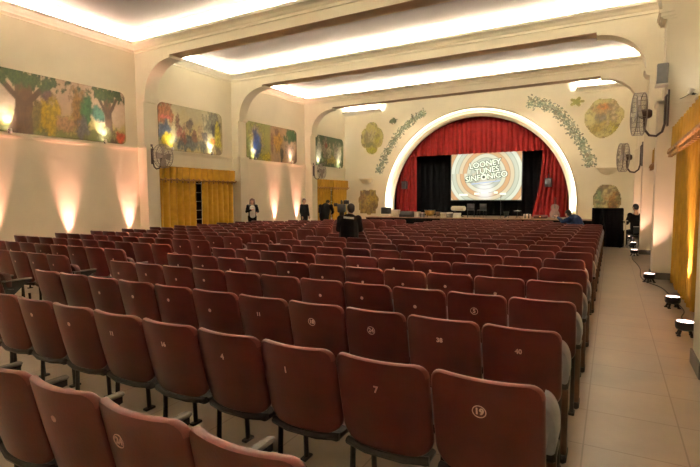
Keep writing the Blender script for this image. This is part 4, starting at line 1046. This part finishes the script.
person('person in black bending forward, back turned, before the far gold curtain', (-10.62, 16.95, 0), .15, stand_pose(1.80, chest=(0, .16, 1.27), neck=(0, .30, 1.41), head=(.0, .40, 1.475), shL=(-.24, .18, 1.34), shR=(.24, .18, 1.34), elL=(-.30, .22, 1.10), elR=(.30, .22, 1.10), haL=(-.16, .42, 1.02), haR=(.16, .42, 1.02), hd=(.25, 1, -.5)), 'blackjacket', bulk=1.25)
op = person('camera operator in black jacket seen from behind, among the seats', (-4.95, 8.92, 0), .45, stand_pose(1.64, chest=(.0, .03, 1.24), neck=(.02, .06, 1.42), head=(.03, .08, 1.545), shL=(-.20, .03, 1.32), shR=(.20, .03, 1.32), elL=(-.25, .03, 1.08), elR=(.25, .03, 1.08), haL=(-.24, .22, 1.20), haR=(.17, .24, 1.06), hd=(-.35, 1, -.1)), 'blackjacket', hair='hair', bulk=1.2)
build('back_print', MB().add([(x, -.205+.6*x*x+o, z-.10*x) for o in (0, .02) for z in (1.27, 1.31) for x in (-.11, -.066, -.022, .022, .066, .11)], [(i, i+1, i+7, i+6) for i in range(5)]+[(12+i, 18+i, 19+i, 13+i) for i in range(5)]+[(i, 12+i, 13+i, i+1) for i in range(5)]+[(6+i, 7+i, 19+i, 18+i) for i in range(5)]+[(0, 6, 18, 12), (5, 17, 23, 11)]), M['print'], op)
person('person in blue and dark jacket slumped over the last row on the right', (-.78, 15.66, 0), 1.1, dict(pelvis=(0, .06, .60), chest=(0, .22, .98), neck=(0, .36, 1.10), head=(.0, .42, 1.20), shL=(-.20, .26, 1.04), shR=(.20, .26, 1.04), elL=(-.28, .42, .98), elR=(.26, .42, .92), haL=(-.18, .64, 1.10), haR=(.10, .62, .98), hipL=(-.10, .10, .56), knL=(-.12, .46, .52), anL=(-.12, .48, .085), hipR=(.10, .10, .56), knR=(.12, .46, .52), anR=(.12, .48, .085), hd=(.2, 1, -.5)), 'navy', bulk=1.35)
person('person in black sitting on a chair beside the black desk', (.74, 18.30, 0), .45, dict(pelvis=(0, 0, .57), chest=(0, .03, .97), neck=(0, .06, 1.20), head=(0, .10, 1.36), shL=(-.19, .05, 1.11), shR=(.19, .05, 1.11), elL=(-.25, .10, .84), elR=(.23, .10, .84), haL=(-.20, .36, .88), haR=(.12, .36, .84), hipL=(-.10, .06, .53), knL=(-.12, .44, .52), anL=(-.12, .44, .085), hipR=(.10, .06, .53), knR=(.12, .44, .52), anR=(.12, .44, .085), hd=(-.3, 1, -.2)), 'blackjacket')

# video camera on a tripod in front of the operator
t = group_obj('video_camera', 'black video camera on a tripod left of the operator', 'camera', (-5.14, 8.93, 0), .45)
hd_ = build('tripod_head', MB().rbox(-.05, .05, -.06, .06, 1.33, 1.40, .01), M['blackmetal'], t)
for k in range(3): a = 2*PI*k/3+.5; build('leg', MB().tube([(.03*cos(a), .03*sin(a), 1.34), (.08*cos(a), .06*sin(a), .65), (.12*cos(a), .08*sin(a), .01)], .018, 8), M['blackmetal'], t)
b = build('camera_body', MB().rbox(-.085, .085, -.20, .18, 1.40, 1.58, .02), M['darkgrey'], t)
build('lens', MB().tube([(0, .18, 1.49), (0, .26, 1.49), (0, .38, 1.49)], [.05, .055, .065], 16), M['blackmetal'], b)
build('handle', MB().tube([(0, -.14, 1.58), (0, -.13, 1.65), (0, .10, 1.65), (0, .12, 1.58)], .016, 8), M['blackmetal'], b)
build('viewfinder', MB().rbox(-.17, -.085, -.12, .02, 1.53, 1.60, .012), M['blackmetal'], b)
build('monitor', MB().rbox(.04, .16, -.06, -.03, 1.58, 1.66, .008), M['blackmetal'], b)
build('microphone', MB().tube([(.07, .0, 1.64), (.07, .30, 1.66)], .018, 8), M['blackmetal'], b)

# ------------------------------------------------------------------ world, camera, view
w = bpy.data.worlds.new('night'); S.world = w; w.use_nodes = True
w.node_tree.nodes['Background'].inputs[0].default_value = (.02, .02, .03, 1); w.node_tree.nodes['Background'].inputs[1].default_value = .1
cd = bpy.data.cameras.new('camera'); co = bpy.data.objects.new('camera', cd); COL.objects.link(co)
cd.sensor_width = 36; cd.sensor_fit = 'HORIZONTAL'; cd.lens = FPX/700*36; cd.clip_end = 200
fw = Vector((-sin(cam_yaw)*cos(cam_pit), cos(cam_yaw)*cos(cam_pit), sin(cam_pit))); r = Vector((cos(cam_yaw), sin(cam_yaw), 0)); u = r.cross(fw)
r2 = r*cos(cam_rol)+u*sin(cam_rol); u2 = -r*sin(cam_rol)+u*cos(cam_rol)
co.matrix_world = Matrix(((r2.x, u2.x, -fw.x, 0), (r2.y, u2.y, -fw.y, 0), (r2.z, u2.z, -fw.z, CAMZ), (0, 0, 0, 1)))
S.camera = co
S.view_settings.view_transform = 'Standard'; S.view_settings.look = 'None'; S.view_settings.gamma = 1; S.view_settings.use_curve_mapping = False
S.view_settings.exposure = 1.02
S.cycles.max_bounces = 10; S.cycles.diffuse_bounces = 6; S.cycles.sample_clamp_indirect = 8
